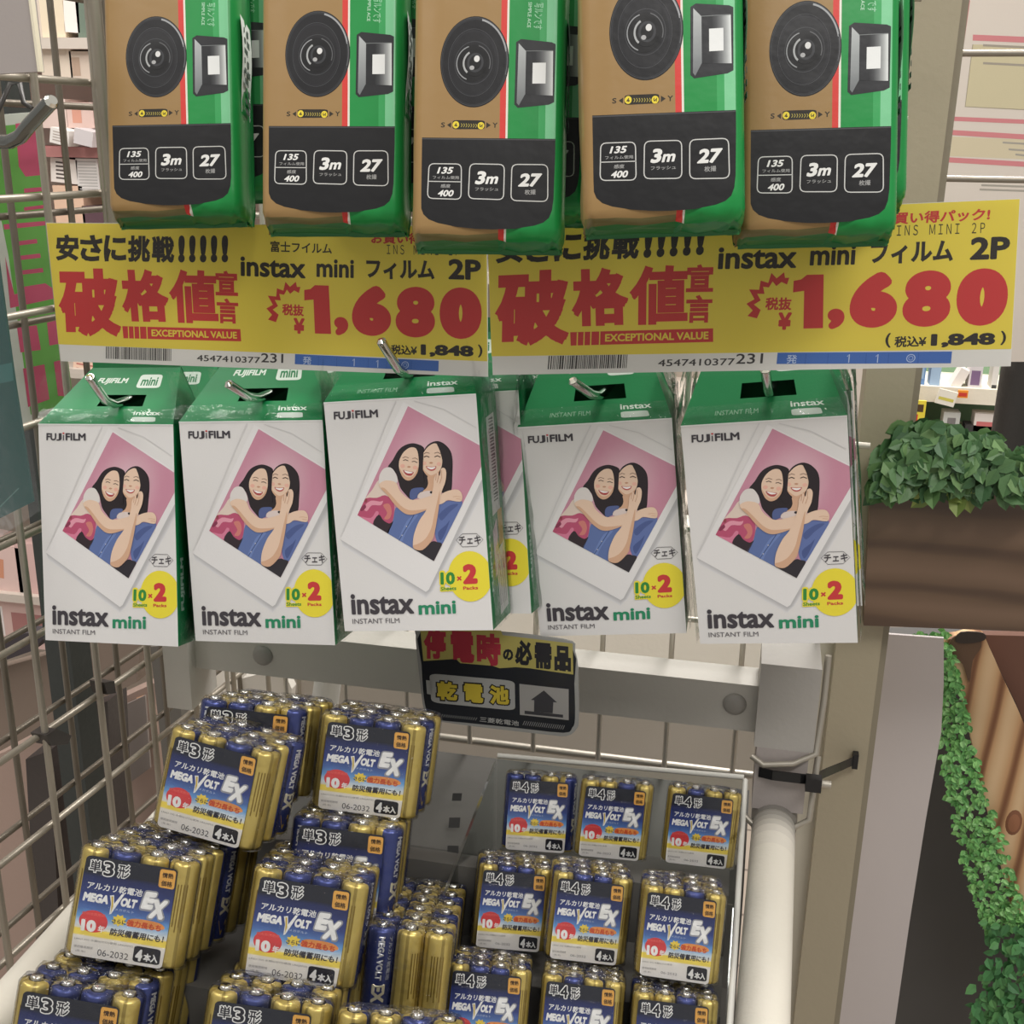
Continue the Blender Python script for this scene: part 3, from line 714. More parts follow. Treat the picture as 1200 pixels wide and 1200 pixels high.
Q8 = [(215, 145), (930, 240), (805, 1045), (70, 925)]
def make_label(name, lw, lh, digit, dated):
    mb = MB(); a, h = lw / 2, lh / 2
    pr = Print(mb, homography(Q8, [(-a, h), (a, h), (a, -h), (-a, -h)]), front)
    T = pr.text
    # outline with rounded corners, coloured by height
    cols = [(0, (36, 39, 50)), (.16, (36, 39, 50)), (.20, (40, 48, 92)), (.42, (58, 72, 134)), (.52, (84, 116, 176)), (.60, (110, 164, 216)), (.68, (206, 218, 226)), (.715, (232, 230, 218)), (.73, (240, 216, 92)), (.785, (240, 218, 100)), (.80, (234, 230, 222)), (1, (234, 231, 228))]
    r = .055 * lw
    def xlim(v):
        z = v * lh; e = min(z, lh - z)
        return a - (r - math.sqrt(max(0, r * r - (r - e) ** 2)) if e < r else 0)
    vs = sorted({c[0] for c in cols} | {0.006, .015, .03, .97, .985, .994})
    def cv(v):
        for (v0, c0), (v1, c1) in zip(cols, cols[1:]):
            if v <= v1: return mixc(c0, c1, (v - v0) / (v1 - v0))
    for v0, v1 in zip(vs, vs[1:]):
        x0, x1 = xlim(v0), xlim(v1); c0, c1 = cv(v0), cv(v1)
        mb.face([(-x0, 0, h - v0 * lh), (x0, 0, h - v0 * lh), (x1, 0, h - v1 * lh), (-x1, 0, h - v1 * lh)], [c0, c0, c1, c1])
    W_, K = (238, 238, 236), (40, 40, 48)
    for ch, tl, tr, bl in (('単', (248, 180), (332, 191), (234, 268)), (digit, (352, 190), (430, 200), (340, 300)), ('形', (466, 210), (552, 221), (452, 312))):
        g = .07; dx = 9
        T(ch, (tl[0] - dx, tl[1] - dx), (tr[0] + dx, tr[1] - dx), (bl[0] - dx, bl[1] + dx), W_, .085, 1); T(ch, tl, tr, bl, K, .02, 2)
    pr.rrect([(788, 238), (914, 253), (896, 400), (770, 381)], .16, (226, 170, 82), 1)
    BRN = (70, 50, 30)
    T('情熱', (806, 264), (896, 275), (800, 306), BRN, .03, 2, 2); T('価格', (797, 326), (886, 338), (790, 370), BRN, .03, 2, 2)
    T('アルカリ乾電池', (226, 346), (656, 406), (210, 402), W_, .02, 1)
    T('MEGA', (196, 428), (392, 457), (176, 498), W_, .07, 1)
    pr.poly([(392, 455), (424, 452), (424, 520), (484, 444), (506, 444), (400, 600), (384, 604), (400, 520)], W_, 2)
    pr.poly([(404, 462), (418, 462), (416, 540), (398, 590), (404, 520)], (204, 176, 70), 3)
    T('OLT', (488, 468), (612, 488), (466, 538), W_, .07, 1)
    G = (150, 152, 160)
    T('E', (666, 404), (782, 418), (612, 566), G, .14, 1); T('X', (730, 464), (872, 480), (672, 642), G, .13, 2)
    T('E', (676, 416), (770, 428), (628, 552), W_, .08, 3); T('X', (742, 476), (856, 490), (690, 628), W_, .08, 3)
    T('メガボルト', (432, 552), (580, 576), (428, 572), (190, 206, 226), 0, 1, 2)
    R_ = (214, 72, 74)
    pr.ell(260, 662, 112, 88, R_, 2, 36, rot=.13)
    T('使用推奨期限', (176, 580), (358, 606), (170, 604), (226, 96, 92), .03, 3, 2)
    T('10', (170, 640), (286, 656), (158, 734), W_, .07, 3); T('年', (300, 690), (352, 698), (290, 746), W_, .03, 3)
    st = []
    for i in range(18):
        t = 2 * pi * i / 18; k = 1 if i % 2 else .7; st.append((462 + 62 * k * cos(t), 652 + 50 * k * sin(t)))
    pr.poly(st, (236, 208, 84), 1); T('さらに', (410, 636), (520, 652), (404, 672), (70, 66, 60), .03, 2, 2)
    pr.poly([(520, 690), (545, 640), (640, 640), (780, 668), (825, 710), (770, 724), (600, 706)], (226, 150, 84), 1, 3)
    T('強力長もち', (530, 640), (802, 686), (518, 694), (196, 74, 44), .03, 2)
    T('防災備蓄用にも！', (398, 712), (824, 772), (384, 770), (52, 50, 60), .03, 2)
    GY = (130, 126, 128)
    T('LR6(1.5V) 水銀0(ゼロ)使用 LR6(AM3)' if dated else 'LR03(1.5V) 水銀0(ゼロ)使用', (112, 786), (572 if dated else 420, 852 if dated else 830), (109, 806), GY, 0, 1, 2)
    T('使用推奨期限', (106, 846), (254, 868), (102, 866), GY, 0, 1, 2); T('(月-年)', (118, 884), (192, 896), (115, 904), GY, 0, 1, 2)
    if dated: T('06-2032', (292, 882), (536, 920), (284, 934), (90, 88, 92), 0, 1)
    else: T('06-2032', (300, 896), (470, 922), (296, 920), GY, 0, 1, 2)
    pr.rrect([(584, 850), (798, 886), (782, 1014), (564, 980)], .16, (44, 44, 50), 1)
    T('4', (598, 878), (654, 886), (582, 974), W_, .07, 2); T('本入', (660, 912), (778, 930), (648, 978), W_, .045, 2)
    return mb.build('label_sheet', M['gloss'])

def make_battery_packs(size):
    """variants of a shrink-wrapped pack; origin at the middle of the base"""
    rad, hh, lw, lh, dig = (.0071, .0490, .044, .046, '3') if size == 'AA' else (.00515, .0430, .034, .0406, '4')
    cell = make_cell(rad, hh, size); term = cell.children[0]
    label = make_label('label_sheet', lw, lh, dig, size == 'AA')
    out = []
    for var in range(4):
        rr = random.Random(var * 11 + (3 if size == 'AA' else 8))
        root = thing('battery_pack', '', 'battery pack')
        for i in range(4):
            c = cell if (var, i) == (0, 0) else cell.copy()
            if c is not cell:
                COL.objects.link(c); t = term.copy(); COL.objects.link(t); t.parent = c
            c.parent = root
            c.location = ((i - 1.5) * 2 * rad, 0, .0006)
            blue_front = {0: (0, 1, 0, 0), 1: (0, 0, 1, 0), 2: (0, 1, 1, 0), 3: (1, 1, 0, 2)}[var][i]
            c.rotation_euler = (0, 0, (-pi / 2 - 2 * pi * 17 / 28 + rr.uniform(-.5, .5)) + (0 if blue_front == 1 else .75 if blue_front == 2 else pi * .95))
        l = label if var == 0 else label.copy()
        if var: COL.objects.link(l)
        l.parent = root; l.location = (-.25 * rad, -rad - .0003, .0006 + lh / 2)
        # clinging film: a stadium outline, gathered between the caps
        f = MB(); N = 40; hx = 3 * rad; e = .0005
        def outl(z, s=1., w=0):
            row = []
            for k in range(N):
                t = 2 * pi * k / N
                x = math.copysign(abs(cos(t)) ** .55, cos(t)) * (4 * rad + e); x = max(-4 * rad - e, min(4 * rad + e, x))
                ex = max(0, abs(x) - hx); y = math.sqrt(max(0, (rad + e) ** 2 - ex * ex * .98)) * (1 if sin(t) >= 0 else -1)
                sc = .0005 * abs(sin((x / rad + 0) * pi / 2)) * (-1 if w else 1)
                row.append((x * s, y * s + (sc * (1 if y > 0 else -1) if abs(y) > .002 else 0), z + rr.uniform(-w, w)))
            return row
        rows = [outl(0, .9), outl(.0003), outl(hh * .3), outl(hh * .7), outl(hh - .0005), outl(hh + .0014, .95, .0007), outl(hh + .0019, .75, .0011), outl(hh + .0020, .45, .0012), outl(hh + .0019, .15, .0010)]
        f.grid(rows[:5], 255, 0, True, True); f.grid(rows[4:], 255, 1, False, True)
        f.build('shrink_film', [M['film'], M['film_top']], root)
        out.append(root)
    return out, (lh / 2 + .0006, rad + .0003)

# ================================================================== small shelf sign
def make_shelf_sign():
    mb = MB(); a, h = .05, .033
    q = [(45, 20), (1115, 95), (1140, 770), (90, 640)]
    hm = homography(q, [(-a, h), (a, h), (a, -h), (-a, -h)])
    pr = Print(mb, hm, front); T = pr.text
    out = smooth([(60, 40), (330, 52), (600, 62), (860, 84), (1085, 118), (1105, 190), (1128, 300), (1136, 640), (1120, 715), (1050, 762), (900, 748), (560, 706), (260, 664), (140, 636), (92, 580), (70, 420), (48, 200), (42, 90)], 3)
    mb.prism([front(*hm(*p), 0) for p in out], (0, .0012, 0), (150, 150, 146))
    pr.poly(smooth([(76, 60), (400, 80), (800, 120), (1090, 170), (1104, 400), (1110, 640), (1090, 705), (1030, 738), (700, 700), (360, 662), (180, 640), (118, 596), (92, 500), (78, 280)], 3), (38, 40, 44), 1)
    OL, RED, BK = (170, 160, 92), (160, 54, 66), (42, 42, 46)
    L = (('停', (92, 40), (236, 44), (92, 240), RED), ('電', (266, 56), (420, 62), (270, 264), RED), ('時', (436, 66), (596, 74), (440, 280), RED), ('の', (612, 168), (682, 174), (612, 246), BK), ('必', (694, 106), (812, 114), (694, 276), BK), ('需', (826, 122), (944, 132), (828, 298), BK), ('品', (962, 142), (1078, 152), (964, 312), BK))
    pr.poly([(70, 40), (600, 50), (610, 80), (1090, 130), (1096, 340), (960, 322), (800, 300), (700, 292), (590, 300), (540, 284), (330, 268), (300, 240), (90, 256)], OL, 2)
    for ch, tl, tr, bl, c in L: T(ch, tl, tr, bl, c, .055, 3)
    pr.rrect([(128, 336), (692, 384), (696, 584), (140, 526)], .12, (158, 158, 154), 2); pr.poly([(106, 380), (140, 384), (146, 476), (112, 470)], (158, 158, 154), 2)
    for ch, tl, tr, bl in (('乾', (176, 384), (308, 394), (178, 506)), ('電', (352, 400), (480, 410), (354, 524)), ('池', (522, 412), (654, 422), (524, 536))):
        T(ch, (tl[0] - 10, tl[1] - 10), (tr[0] + 10, tr[1] - 10), (bl[0] - 10, bl[1] + 10), (44, 42, 40), .10, 3); T(ch, tl, tr, bl, (190, 170, 62), .05, 4)
    pr.poly([(724, 404), (1064, 440), (1066, 652), (728, 612)], (150, 148, 144), 2)
    pr.poly([(892, 448), (984, 530), (958, 528), (954, 604), (824, 592), (826, 514), (802, 512)], (58, 58, 62), 3); pr.poly([(760, 584), (1026, 614), (1026, 634), (760, 606)], (58, 58, 62), 3)
    T('三菱乾電池', (458, 622), (722, 654), (456, 656), (170, 170, 166), .01, 2, 2)
    for i in range(18): x = 176 + i * 15; pr.line([(x + 8, 600 + (x - 170) * .11), (x - 4, 618 + (x - 170) * .11)], 4, (130, 130, 128), 2)
    for i in range(20): x = 752 + i * 14.5; pr.line([(x + 10, 654 + (x - 752) * .12), (x - 4, 682 + (x - 752) * .12)], 4, (140, 140, 138), 2)
    return mb.build('shelf_sign', M['gloss'])
# ================================================================== the room around the display
def slab(name, lo, hi, col, mat, parent=None):
    mb = MB(); mb.box(lo, hi, col); return mb.build(name, mat, parent)
def floor_mat():
    m = bpy.data.materials.new('shop_floor'); m.use_nodes = True; nt = m.node_tree; p = nt.nodes['Principled BSDF']
    tc = nt.nodes.new('ShaderNodeTexCoord'); b = nt.nodes.new('ShaderNodeTexBrick'); b.inputs['Scale'].default_value = 1.6; b.offset = 0; b.squash = 1
    b.inputs['Color1'].default_value = lin((176, 164, 150)); b.inputs['Color2'].default_value = lin((186, 172, 158)); b.inputs['Mortar'].default_value = lin((130, 120, 110)); b.inputs['Mortar Size'].default_value = .006
    nt.links.new(tc.outputs['Object'], b.inputs['Vector']); nt.links.new(b.outputs[0], p.inputs['Base Color']); p.inputs['Roughness'].default_value = .35
    return m
struct(slab('floor', (-3, -1.5, -.05), (3, 3.4, 0), 180, floor_mat()))
struct(slab('wall_back', (-3, 3.4, 0), (3, 3.5, 3), (196, 186, 176), M['board']))

DIRL = Vector((sin(R(5.6)), cos(R(5.6)), 0)); NL = Vector((cos(R(5.6)), -sin(R(5.6)), 0))
G0 = Vector((-.4236, .5726, 0))
def gp_(s, z, off=0): return G0 + DIRL * s - NL * off + Vector((0, 0, z))
def grid_panel(label, s0, s1, ds, z0, z1, dz, zref, off, r, col, thick=()):
    root = thing('wire_grid_panel', label, 'wire grid', gp_(s0, z0, off))
    inv = -Vector(root.location)
    mb = MB()
    for k in range(int((s1 - s0) / ds) + 1):
        s = s0 + k * ds; mb.tube([gp_(s, z0, off) + inv, gp_(s, z1, off) + inv], r, col, 0, 8)
    mb.build('upright_wires', M['wire'], root)
    mb = MB()
    z = zref
    while z - dz > z0: z -= dz
    while z < z1:
        mb.tube([gp_(s0, z, off + 2 * r) + inv, gp_(s1, z, off + 2 * r) + inv], r, col, 0, 8); z += dz
    mb.build('cross_wires', M['wire'], root)
    return root
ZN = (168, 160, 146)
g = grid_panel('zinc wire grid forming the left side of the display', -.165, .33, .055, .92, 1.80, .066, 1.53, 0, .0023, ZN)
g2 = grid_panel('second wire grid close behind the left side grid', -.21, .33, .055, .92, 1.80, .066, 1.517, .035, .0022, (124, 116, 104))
# stout edge post of the left grid
mb = MB(); mb.tube([(0, 0, 0), (0, 0, .62)], .0042, (158, 150, 136), 0, 12)
mb.tube([(.010, .006, 0), (.010, .006, .62)], .0030, (142, 134, 122), 0, 10)
o = mb.build('upright_rod', M['wire']); o.location = gp_(.1085, 1.29, -.006)
tag(o, 'stout double wire upright beside the leftmost camera pack', 'rod')

# back grid
root = thing('wire_grid_panel', 'pale wire grid at the back of the hanging products', 'wire grid', (-.16, .74, 1.069))
mb = MB(); x = -.187 - 4 * .0485
while x < .075:
    mb.tube([(x + .16, 0, 0), (x + .16, 0, .75)], .0019, (204, 198, 186), 0, 8); x += .0485
mb.build('upright_wires', M['wire'], root)
mb = MB()
for z in [0] + [.05 + .066 * k for k in range(1, 11)]: mb.tube([(-.24, .0042, z), (.236, .0042, z)], .0022 if z else .003, (186, 180, 168), 0, 8)
mb.build('cross_wires', M['wire'], root)
mb = MB(); mb.tube([(-.24, .004, .0), (-.24, .002, .75)], .003, (204, 198, 186), 0, 8); mb.build('rim', M['wire'], root)

# square cross bar with its corner bracket, bolts and the white rim tubes of the basket
root = thing('basket_rack', 'grey and white tubular rack holding the battery basket below the film boxes', 'frame', (-.16, .70, 1.127))
BARC = (196, 192, 184)
mb = MB(); mb.box((-.235, 0, 0), (.184, .028, .034), BARC); mb.build('cross_bar', M['paint'], root)
for px in ((308, 768), (861, 825)):
    p = on_y(px[0], px[1], .70)
    mb = MB(); mb.lathe([(.0001, .003), (.005, .0028), (.0075, .0012), (.0078, 0)], (156, 152, 146), 0, 18, mtx=Matrix.Translation((p.x + .16, 0, p.z - 1.127)) @ Matrix.Rotation(pi / 2, 4, 'X'))
    mb.build('bolt', M['paint'], root)
mb = MB(); mb.box((.179, -.012, -.004), (.217, .030, .056), (168, 164, 158)); mb.box((.181, -.012, -.050), (.2145, .022, -.004), (160, 152, 148)); mb.build('corner_bracket', M['paint'], root)
mb = MB(); mb.box((-.245, -.010, -.03), (-.225, .030, .050), BARC); mb.build('corner_bracket', M['paint'], root)
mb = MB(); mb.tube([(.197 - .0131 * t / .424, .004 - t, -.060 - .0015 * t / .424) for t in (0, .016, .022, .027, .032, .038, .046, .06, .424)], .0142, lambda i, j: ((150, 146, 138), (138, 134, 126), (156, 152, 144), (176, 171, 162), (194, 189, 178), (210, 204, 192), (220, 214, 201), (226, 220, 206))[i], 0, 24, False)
mb.build('rim_tube', M['paint'], root)['label'] = 'white side tube on the right'
mb = MB(); mb.tube([(.1972, .010, -.060), (.1968, -.006, -.0602), (.1963, -.016, -.0604)], [.0152, .0152, .0147], (120, 116, 110), 0, 24); mb.build('tube_socket', M['paint'], root)
def on_z(px, py, z): return on_plane(px, py, Vector((0, 0, z)), Vector((0, 0, 1)))
a_, b_ = on_z(84, 1090, 1.066), on_z(-4, 1190, 1.066)
dv = (b_ - a_).normalized(); a_ = a_ - dv * .26; b_ = b_ + dv * .16
mb = MB(); off = Vector((.004 + .16, -.70, -1.127)); mb.tube([a_ + off, b_ + off], .0142, (226, 220, 206), 0, 24)
mb.build('rim_tube', M['paint'], root)['label'] = 'white side tube on the left'
# bent wires that hook the basket to the bracket
mb = MB()
for pts in ([(.178, -.014, -.010), (.186, -.017, -.014), (.205, -.016, -.011), (.219, -.012, -.004), (.221, 0, .03), (.221, .002, .06)], [(.172, -.012, -.052), (.184, -.018, -.060), (.206, -.018, -.060), (.219, -.014, -.052), (.2195, -.012, -.03), (.221, -.004, -.01)], [(.1745, -.016, -.05), (.172, -.018, -.08), (.176, -.022, -.10), (.178, -.026, -.115)]):
    mb.tube(pts, .0021, (170, 164, 152), 0, 8)
mb.build('corner_wire', M['wire'], root)

# tall post on the right, cable tie
mb = MB()
mb.box((-.019, 0, 0), (.0125, .03, 1.95), (164, 154, 132)); mb.box((.0125, .006, 0), (.0175, .026, 1.95), (140, 132, 114)); mb.box((-.032, .012, 0), (-.019, .03, 1.30), (196, 190, 174))
o = mb.build('display_post', M['paint']); o.location = (.093, .80, 0)
tag(o, 'scuffed beige upright post to the right of the hanging boxes', 'post')
mb = MB()
P = [on_y(x, y, yy) for x, y, yy in ((889, 905, .686), (905, 909, .680), (938, 913, .680), (952, 914, .684), (968, 906, .72), (985, 899, .77), (1003, 891, .797))]
for i in range(len(P) - 1):
    a, b = P[i], P[i + 1]; z = Vector((0, 0, .0034)); t = Vector((0, .0012, 0))
    mb.prism([a - z, b - z, b + z, a + z], t, (24, 24, 25))
q = on_y(953, 916, .682); mb.box((q.x - .005, q.y - .006, q.z - .0045), (q.x + .005, q.y + .001, q.z + .005), (30, 29, 30))
q = on_y(1002, 890, .797); mb.box((q.x - .002, q.y - .004, q.z - .006), (q.x + .002, q.y + .002, q.z + .006), (30, 29, 30))
o = mb.build('cable_tie', M['plastic']); tag(o, 'black cable tie binding the frame to the beige post', 'cable tie')

# wires of the next display to the right, with its notice
root = thing('wire_rack', 'two thin wires running right from the post across the paper notice', 'wire rack', (.10, .84, 1.48))
for z in (0, .078):
    mb = MB(); mb.tube([(-.01, 0, z), (.42, 0, z + .001)], .0022, (150, 142, 130), 0, 10); mb.tube([(-.010, 0, z), (-.006, -.022, z)], .0022, (150, 142, 130), 0, 8); mb.build('cross_wire', M['wire'], root)
YN = .98
mb = MB(); n0 = [on_y(x, y, YN) for x, y in ((1113, -40), (1300, -30), (1300, 424), (1078, 424))]
mb.prism(n0, (0, .0015, 0), (216, 206, 196))
hmN = lambda x, y: (x, y)
pr = Print(mb, hmN, lambda x, y, l: on_y(x, y, YN - l)); PK = (206, 132, 136)
for q, w_ in (([(1134, 0), (1114, 139)], 6), ([(1113, 139), (1210, 143)], 5), ([(1140, 44), (1210, 47)], 7), ([(1111, 155), (1210, 161)], 6), ([(1111, 155), (1106, 187)], 5), ([(1106, 187), (1210, 193)], 6), ([(1106, 190), (1099, 240)], 3)):
    pr.line(q, w_, PK, 2)
pr.poly([(1140, 52), (1210, 54), (1210, 129), (1131, 125)], (202, 192, 160), 1); pr.line([(1140, 52), (1131, 125), (1210, 129)], 1, (160, 150, 130), 2)
pr.poly([(1116, 160), (1210, 164), (1210, 187), (1113, 183)], (208, 196, 168), 1)
for y in (53, 74): pr.line([(1152, y), (1210, y + 3)], 2.6, (160, 152, 140), 2)
for x, y in ((1175, 167), (1182, 175), (1190, 181), (1150, 217), (1148, 222)): pr.line([(x, y), (1210, y + 2)], 2.2, (164, 158, 148), 2)
o = mb.build('paper_notice', M['paper']); tag(o, 'white notice with pink rules behind the wires at upper right', 'notice')

# ------------------------------------------------------------------ printed garden decorations on the right
def leafcloud(mb, pts, size, cols, rr, n=1):
    for p in pts:
        for _ in range(n):
            c = rr.choice(cols); k = rr.uniform(.75, 1.3) * size
            e = Euler((rr.uniform(-.7, .7), rr.uniform(-.5, .5), rr.uniform(-pi, pi))).to_matrix(); b = Euler((R(80) + rr.uniform(-.4, .4), rr.uniform(-.5, .5), rr.uniform(-.4, .4))).to_matrix()
            sp = Euler((0, 0, rr.uniform(-1.2, 1.2) + pi)).to_matrix()
            q = [Vector(v) * k for v in ((0, 0, 0), (.36, .32, .07), (.30, .68, .08), (0, 1.05, .02), (-.30, .68, .08), (-.36, .32, .07))]
            q = [p + b @ (sp @ v) for v in q]; mid = (q[0] + q[3]) / 2
            c2 = mixc(c, (20, 50, 20), .18)
            mb.face([q[0], q[1], q[2], q[3]], c); mb.face([q[0], q[3], q[4], q[5]], c2)
YB = .785
root = thing('planter_board', 'dark brown wooden planter topped with green leaves at right', 'planter', on_y(1100, 740, YB))
loc = Vector(root.location)
mb = MB(); mb.prism([on_y(x, y, YB) - loc for x, y in ((1022, 545), (1330, 552), (1330, 745), (1012, 733))], (0, .012, 0), (90, 64, 50)); mb.build('wood_board', M['wood_dark'], root)
mb = MB(); rr = random.Random(12); LV = []
top = [(1022, 552), (1040, 522), (1052, 505), (1075, 492), (1098, 496), (1120, 500), (1140, 508), (1165, 512), (1190, 522), (1215, 530)]
def topy(x):
    for (x0, y0), (x1, y1) in zip(top, top[1:]):
        if x0 <= x <= x1: return y0 + (y1 - y0) * (x - x0) / (x1 - x0)
    return 530
for i in range(620):
    x = rr.uniform(1026, 1235); y0 = topy(x); y = y0 + 2 + (578 - y0) * rr.random() ** 1.0
    LV.append(on_y(x, y - 6, YB - .003 - .018 * rr.random() - .012 * sin(pi * (y - y0) / (600 - y0))) - loc)
leafcloud(mb, LV, .0125, [(84, 118, 74), (72, 108, 66), (94, 128, 78), (62, 96, 60), (104, 136, 84)], rr)
leafcloud(mb, [on_y(rr.uniform(1090, 1160), rr.uniform(555, 578), YB - .02) - loc for _ in range(14)], .0125, [(134, 150, 76), (146, 160, 84)], rr)
mb.build('leaves', M['leaf'], root)
# grey sheet, near-black sheet painted in for the dark gap, slanting timber with moss
YG = .90
mb = MB(); mb.prism([on_y(x, y, YG) for x, y in ((1024, 742), (1106, 748), (1106, 800), (1103, 858), (1085, 960), (1066, 1080), (1046, 1220), (958, 1220))], (0, .003, 0), (192, 184, 182))
o = mb.build('grey_sheet', M['board']); tag(o, 'plain pale grey sheet hanging beside the beige post', 'sheet')
mb = MB(); mb.prism([on_y(x, y, 1.02) for x, y in ((1020, 745), (1290, 745), (1290, 1300), (1000, 1300))], (0, .02, 0), (80, 78, 76))
o = mb.build('dark_gap_sheet', M['board']); tag(o, 'near-black sheet standing in for the dark gap behind the mossy timber', 'board')
YT = .94
root = thing('mossy_timber', 'slanting pale timber edged with green moss at lower right', 'timber', on_y(1190, 1250, YT)); loc = Vector(root.location)
mb = MB(); mb.prism([on_y(x, y, YT) - loc for x, y in smooth([(1106, 758), (1122, 748), (1150, 744), (1162, 765), (1180, 805), (1205, 860), (1240, 960), (1270, 1240), (1215, 1240), (1196, 1110), (1172, 1010), (1150, 920), (1130, 830)], 3)], (0, .014, 0), (190, 150, 108)); mb.build('timber', M['wood_light'], root)
mb = MB(); rr = random.Random(4); pts = []; cl = [(1092, 742, 20), (1106, 800, 21), (1118, 860, 22), (1132, 930, 26), (1153, 1000, 29), (1172, 1060, 27), (1180, 1092, 22)]
for (x0, y0, w0), (x1, y1, w1) in zip(cl, cl[1:]):
    for k in range(150):
        t = rr.random(); pts.append(on_y(x0 + (x1 - x0) * t + rr.uniform(-1, 1) * (w0 - 1), y0 + (y1 - y0) * t - 3, YT - .004 - .010 * rr.random()) - loc)
leafcloud(mb, pts, .0052, [(124, 186, 104), (110, 172, 94), (140, 196, 116), (96, 156, 86), (150, 202, 130)], rr, 2)
mb.build('moss_edge', M['leaf'], root)
mb = MB(); pts = []
for k in range(260): pts.append(on_y(rr.uniform(1160, 1230) - (0 if k % 2 else 6), rr.uniform(1080, 1240), YT - .008 - .016 * rr.random()) - loc)
for k in range(80): pts.append(on_y(1150 + rr.uniform(-8, 30), rr.uniform(1150, 1240), YT - .012) - loc)
leafcloud(mb, pts, .010, [(70, 126, 72), (80, 136, 78), (60, 112, 64), (92, 146, 86)], rr)
mb.build('dark_moss', M['leaf'], root)
mb = MB(); mb.prism([on_y(x, y, YT - .002) - loc for x, y in smooth([(1116, 772), (1112, 754), (1124, 744), (1146, 746), (1150, 758), (1140, 774), (1136, 800), (1128, 778)], 3)], (0, .0015, 0), (96, 72, 54))
mb.prism([on_y(x, y, YT - .003) - loc for x, y in smooth([(1120, 752), (1126, 741), (1152, 742), (1154, 750), (1136, 754)], 3)], (0, .0012, 0), (54, 44, 38)); mb.build('bark_patch', M['paint'], root)
mb = MB(); kn = on_y(1188, 964, YT) - loc; mb.lathe([(.0001, .0012), (.006, .0010), (.0085, 0)], lambda i, j: (126, 82, 58) if i else (146, 98, 70), 0, 16, mtx=Matrix.Translation(kn) @ Matrix.Rotation(pi / 2, 4, 'X') @ Matrix.Diagonal((.8, 1.5, 1, 1)))
mb.build('knot', M['paint'], root)
mb = MB(); mb.prism([on_y(x, y, .97) for x, y in ((1152, 744), (1300, 748), (1300, 1200), (1260, 1000), (1196, 836))], (0, .01, 0), (104, 74, 62))
o = mb.build('brown_board', M['board']); tag(o, 'plain dark brown board to the right of the timber', 'board')
# dark pole and magazine shelf seen past the post
mb = MB(); mb.tube([(0, 0, 0), (0, 0, 1.9)], .045, (44, 42, 40), 0, 20)
p = on_y(1222, 470, 1.25); o = mb.build('dark_pole', M['paint']); o.location = (p.x, p.y, 0); tag(o, 'thick dark pole behind the leaves at the right edge', 'pole')
YS = 1.85
root = thing('magazine_shelf', 'white shop shelf of small goods seen between post and dark pole', 'shelf', on_y(1110, 620, YS)); loc = Vector(root.location)
def sb(x0, y0, x1, y1, yf, yb, col):
    a, b = on_y(x0, y1, yf) - loc, on_y(x1, y0, yf) - loc; mb.box((a.x, yf - loc.y, a.z), (b.x, yb - loc.y, b.z), col)
mb = MB(); sb(1030, 380, 1260, 620, YS + .12, YS + .13, (120, 150, 120)); mb.build('back_panel', M['board'], root)
mb = MB(); sb(1040, 462, 1260, 468, YS - .01, YS + .12, (222, 214, 196)); mb.build('shelf_board', M['paint'], root)
mb = MB(); sb(1040, 524, 1260, 530, YS - .01, YS + .12, (222, 214, 196)); mb.build('shelf_board', M['paint'], root)
mb = MB(); sb(1046, 400, 1054, 600, YS, YS + .12, (200, 196, 184)); mb.build('upright', M['paint'], root)
def goods(name, label, cat, x0, y0, x1, y1, col, tilt=0, grp=None, stripes=None, Y=YS, dep=.03, mat='paper'):
    a, b = on_y(x0, y1, Y), on_y(x1, y0, Y); mb = MB(); w_, h_ = b.x - a.x, b.z - a.z
    mb.box((-w_ / 2, 0, 0), (w_ / 2, dep, h_), col)
    pr = Print(mb, lambda x, y: ((x - .5) * w_, y * h_), front, 0, 2e-4)
    for (u0, v0, u1, v1, c) in stripes or (): pr.poly([(u0, v0), (u1, v0), (u1, v1), (u0, v1)], c, 1)
    o = mb.build(name, M[mat]); o.location = ((a.x + b.x) / 2, Y, a.z); o.rotation_euler = (0, tilt, 0)
    return tag(o, label, cat, grp)
goods('magazine', 'blue magazine on the far shelf next to the post', 'magazine', 1064, 428, 1086, 459, (104, 140, 186), 0, 'goods on the far shelf', [(.1, .5, .9, .9, (150, 176, 204))])
goods('magazine', 'pale blue magazine on the far shelf behind the leaves', 'magazine', 1088, 428, 1104, 460, (156, 180, 206), 0, 'goods on the far shelf')
goods('magazine', 'white magazine leaning slantwise on the far shelf', 'magazine', 1108, 430, 1124, 462, (222, 216, 210), .42, 'goods on the far shelf', [(.1, .1, .9, .3, (150, 150, 150))])
goods('magazine', 'white magazine with a purple picture on the far shelf', 'magazine', 1133, 428, 1153, 461, (206, 200, 202), 0, 'goods on the far shelf', [(.15, .3, .85, .8, (122, 98, 130)), (.1, .05, .9, .15, (90, 90, 90))])
goods('magazine', 'white magazine with black print next to the dark pole', 'magazine', 1160, 428, 1172, 461, (210, 206, 200), 0, 'goods on the far shelf', [(.1, .1, .9, .3, (60, 60, 60))])
goods('sale_card', 'yellow and red sale card under the far shelf by the post', 'sale card', 1050, 470, 1086, 497, (226, 206, 70), 0, None, [(.06, .5, .42, .95, (206, 60, 90)), (.5, .55, .92, .85, (80, 60, 40)), (.45, .1, .75, .45, (206, 60, 60)), (.08, .1, .35, .4, (206, 80, 80))], YS - .03, .004)
goods('price_tag', 'orange price tag on the far shelf edge', 'price tag', 1122, 458, 1135, 466, (226, 140, 50), 0, None, [(.1, .2, .9, .7, (196, 60, 50))], YS - .03, .004)
goods('price_tag', 'slanted white paper tag on the far shelf edge', 'price tag', 1095, 458, 1120, 474, (226, 220, 206), .2, None, [(.1, .3, .9, .5, (200, 190, 90))], YS - .035, .004)
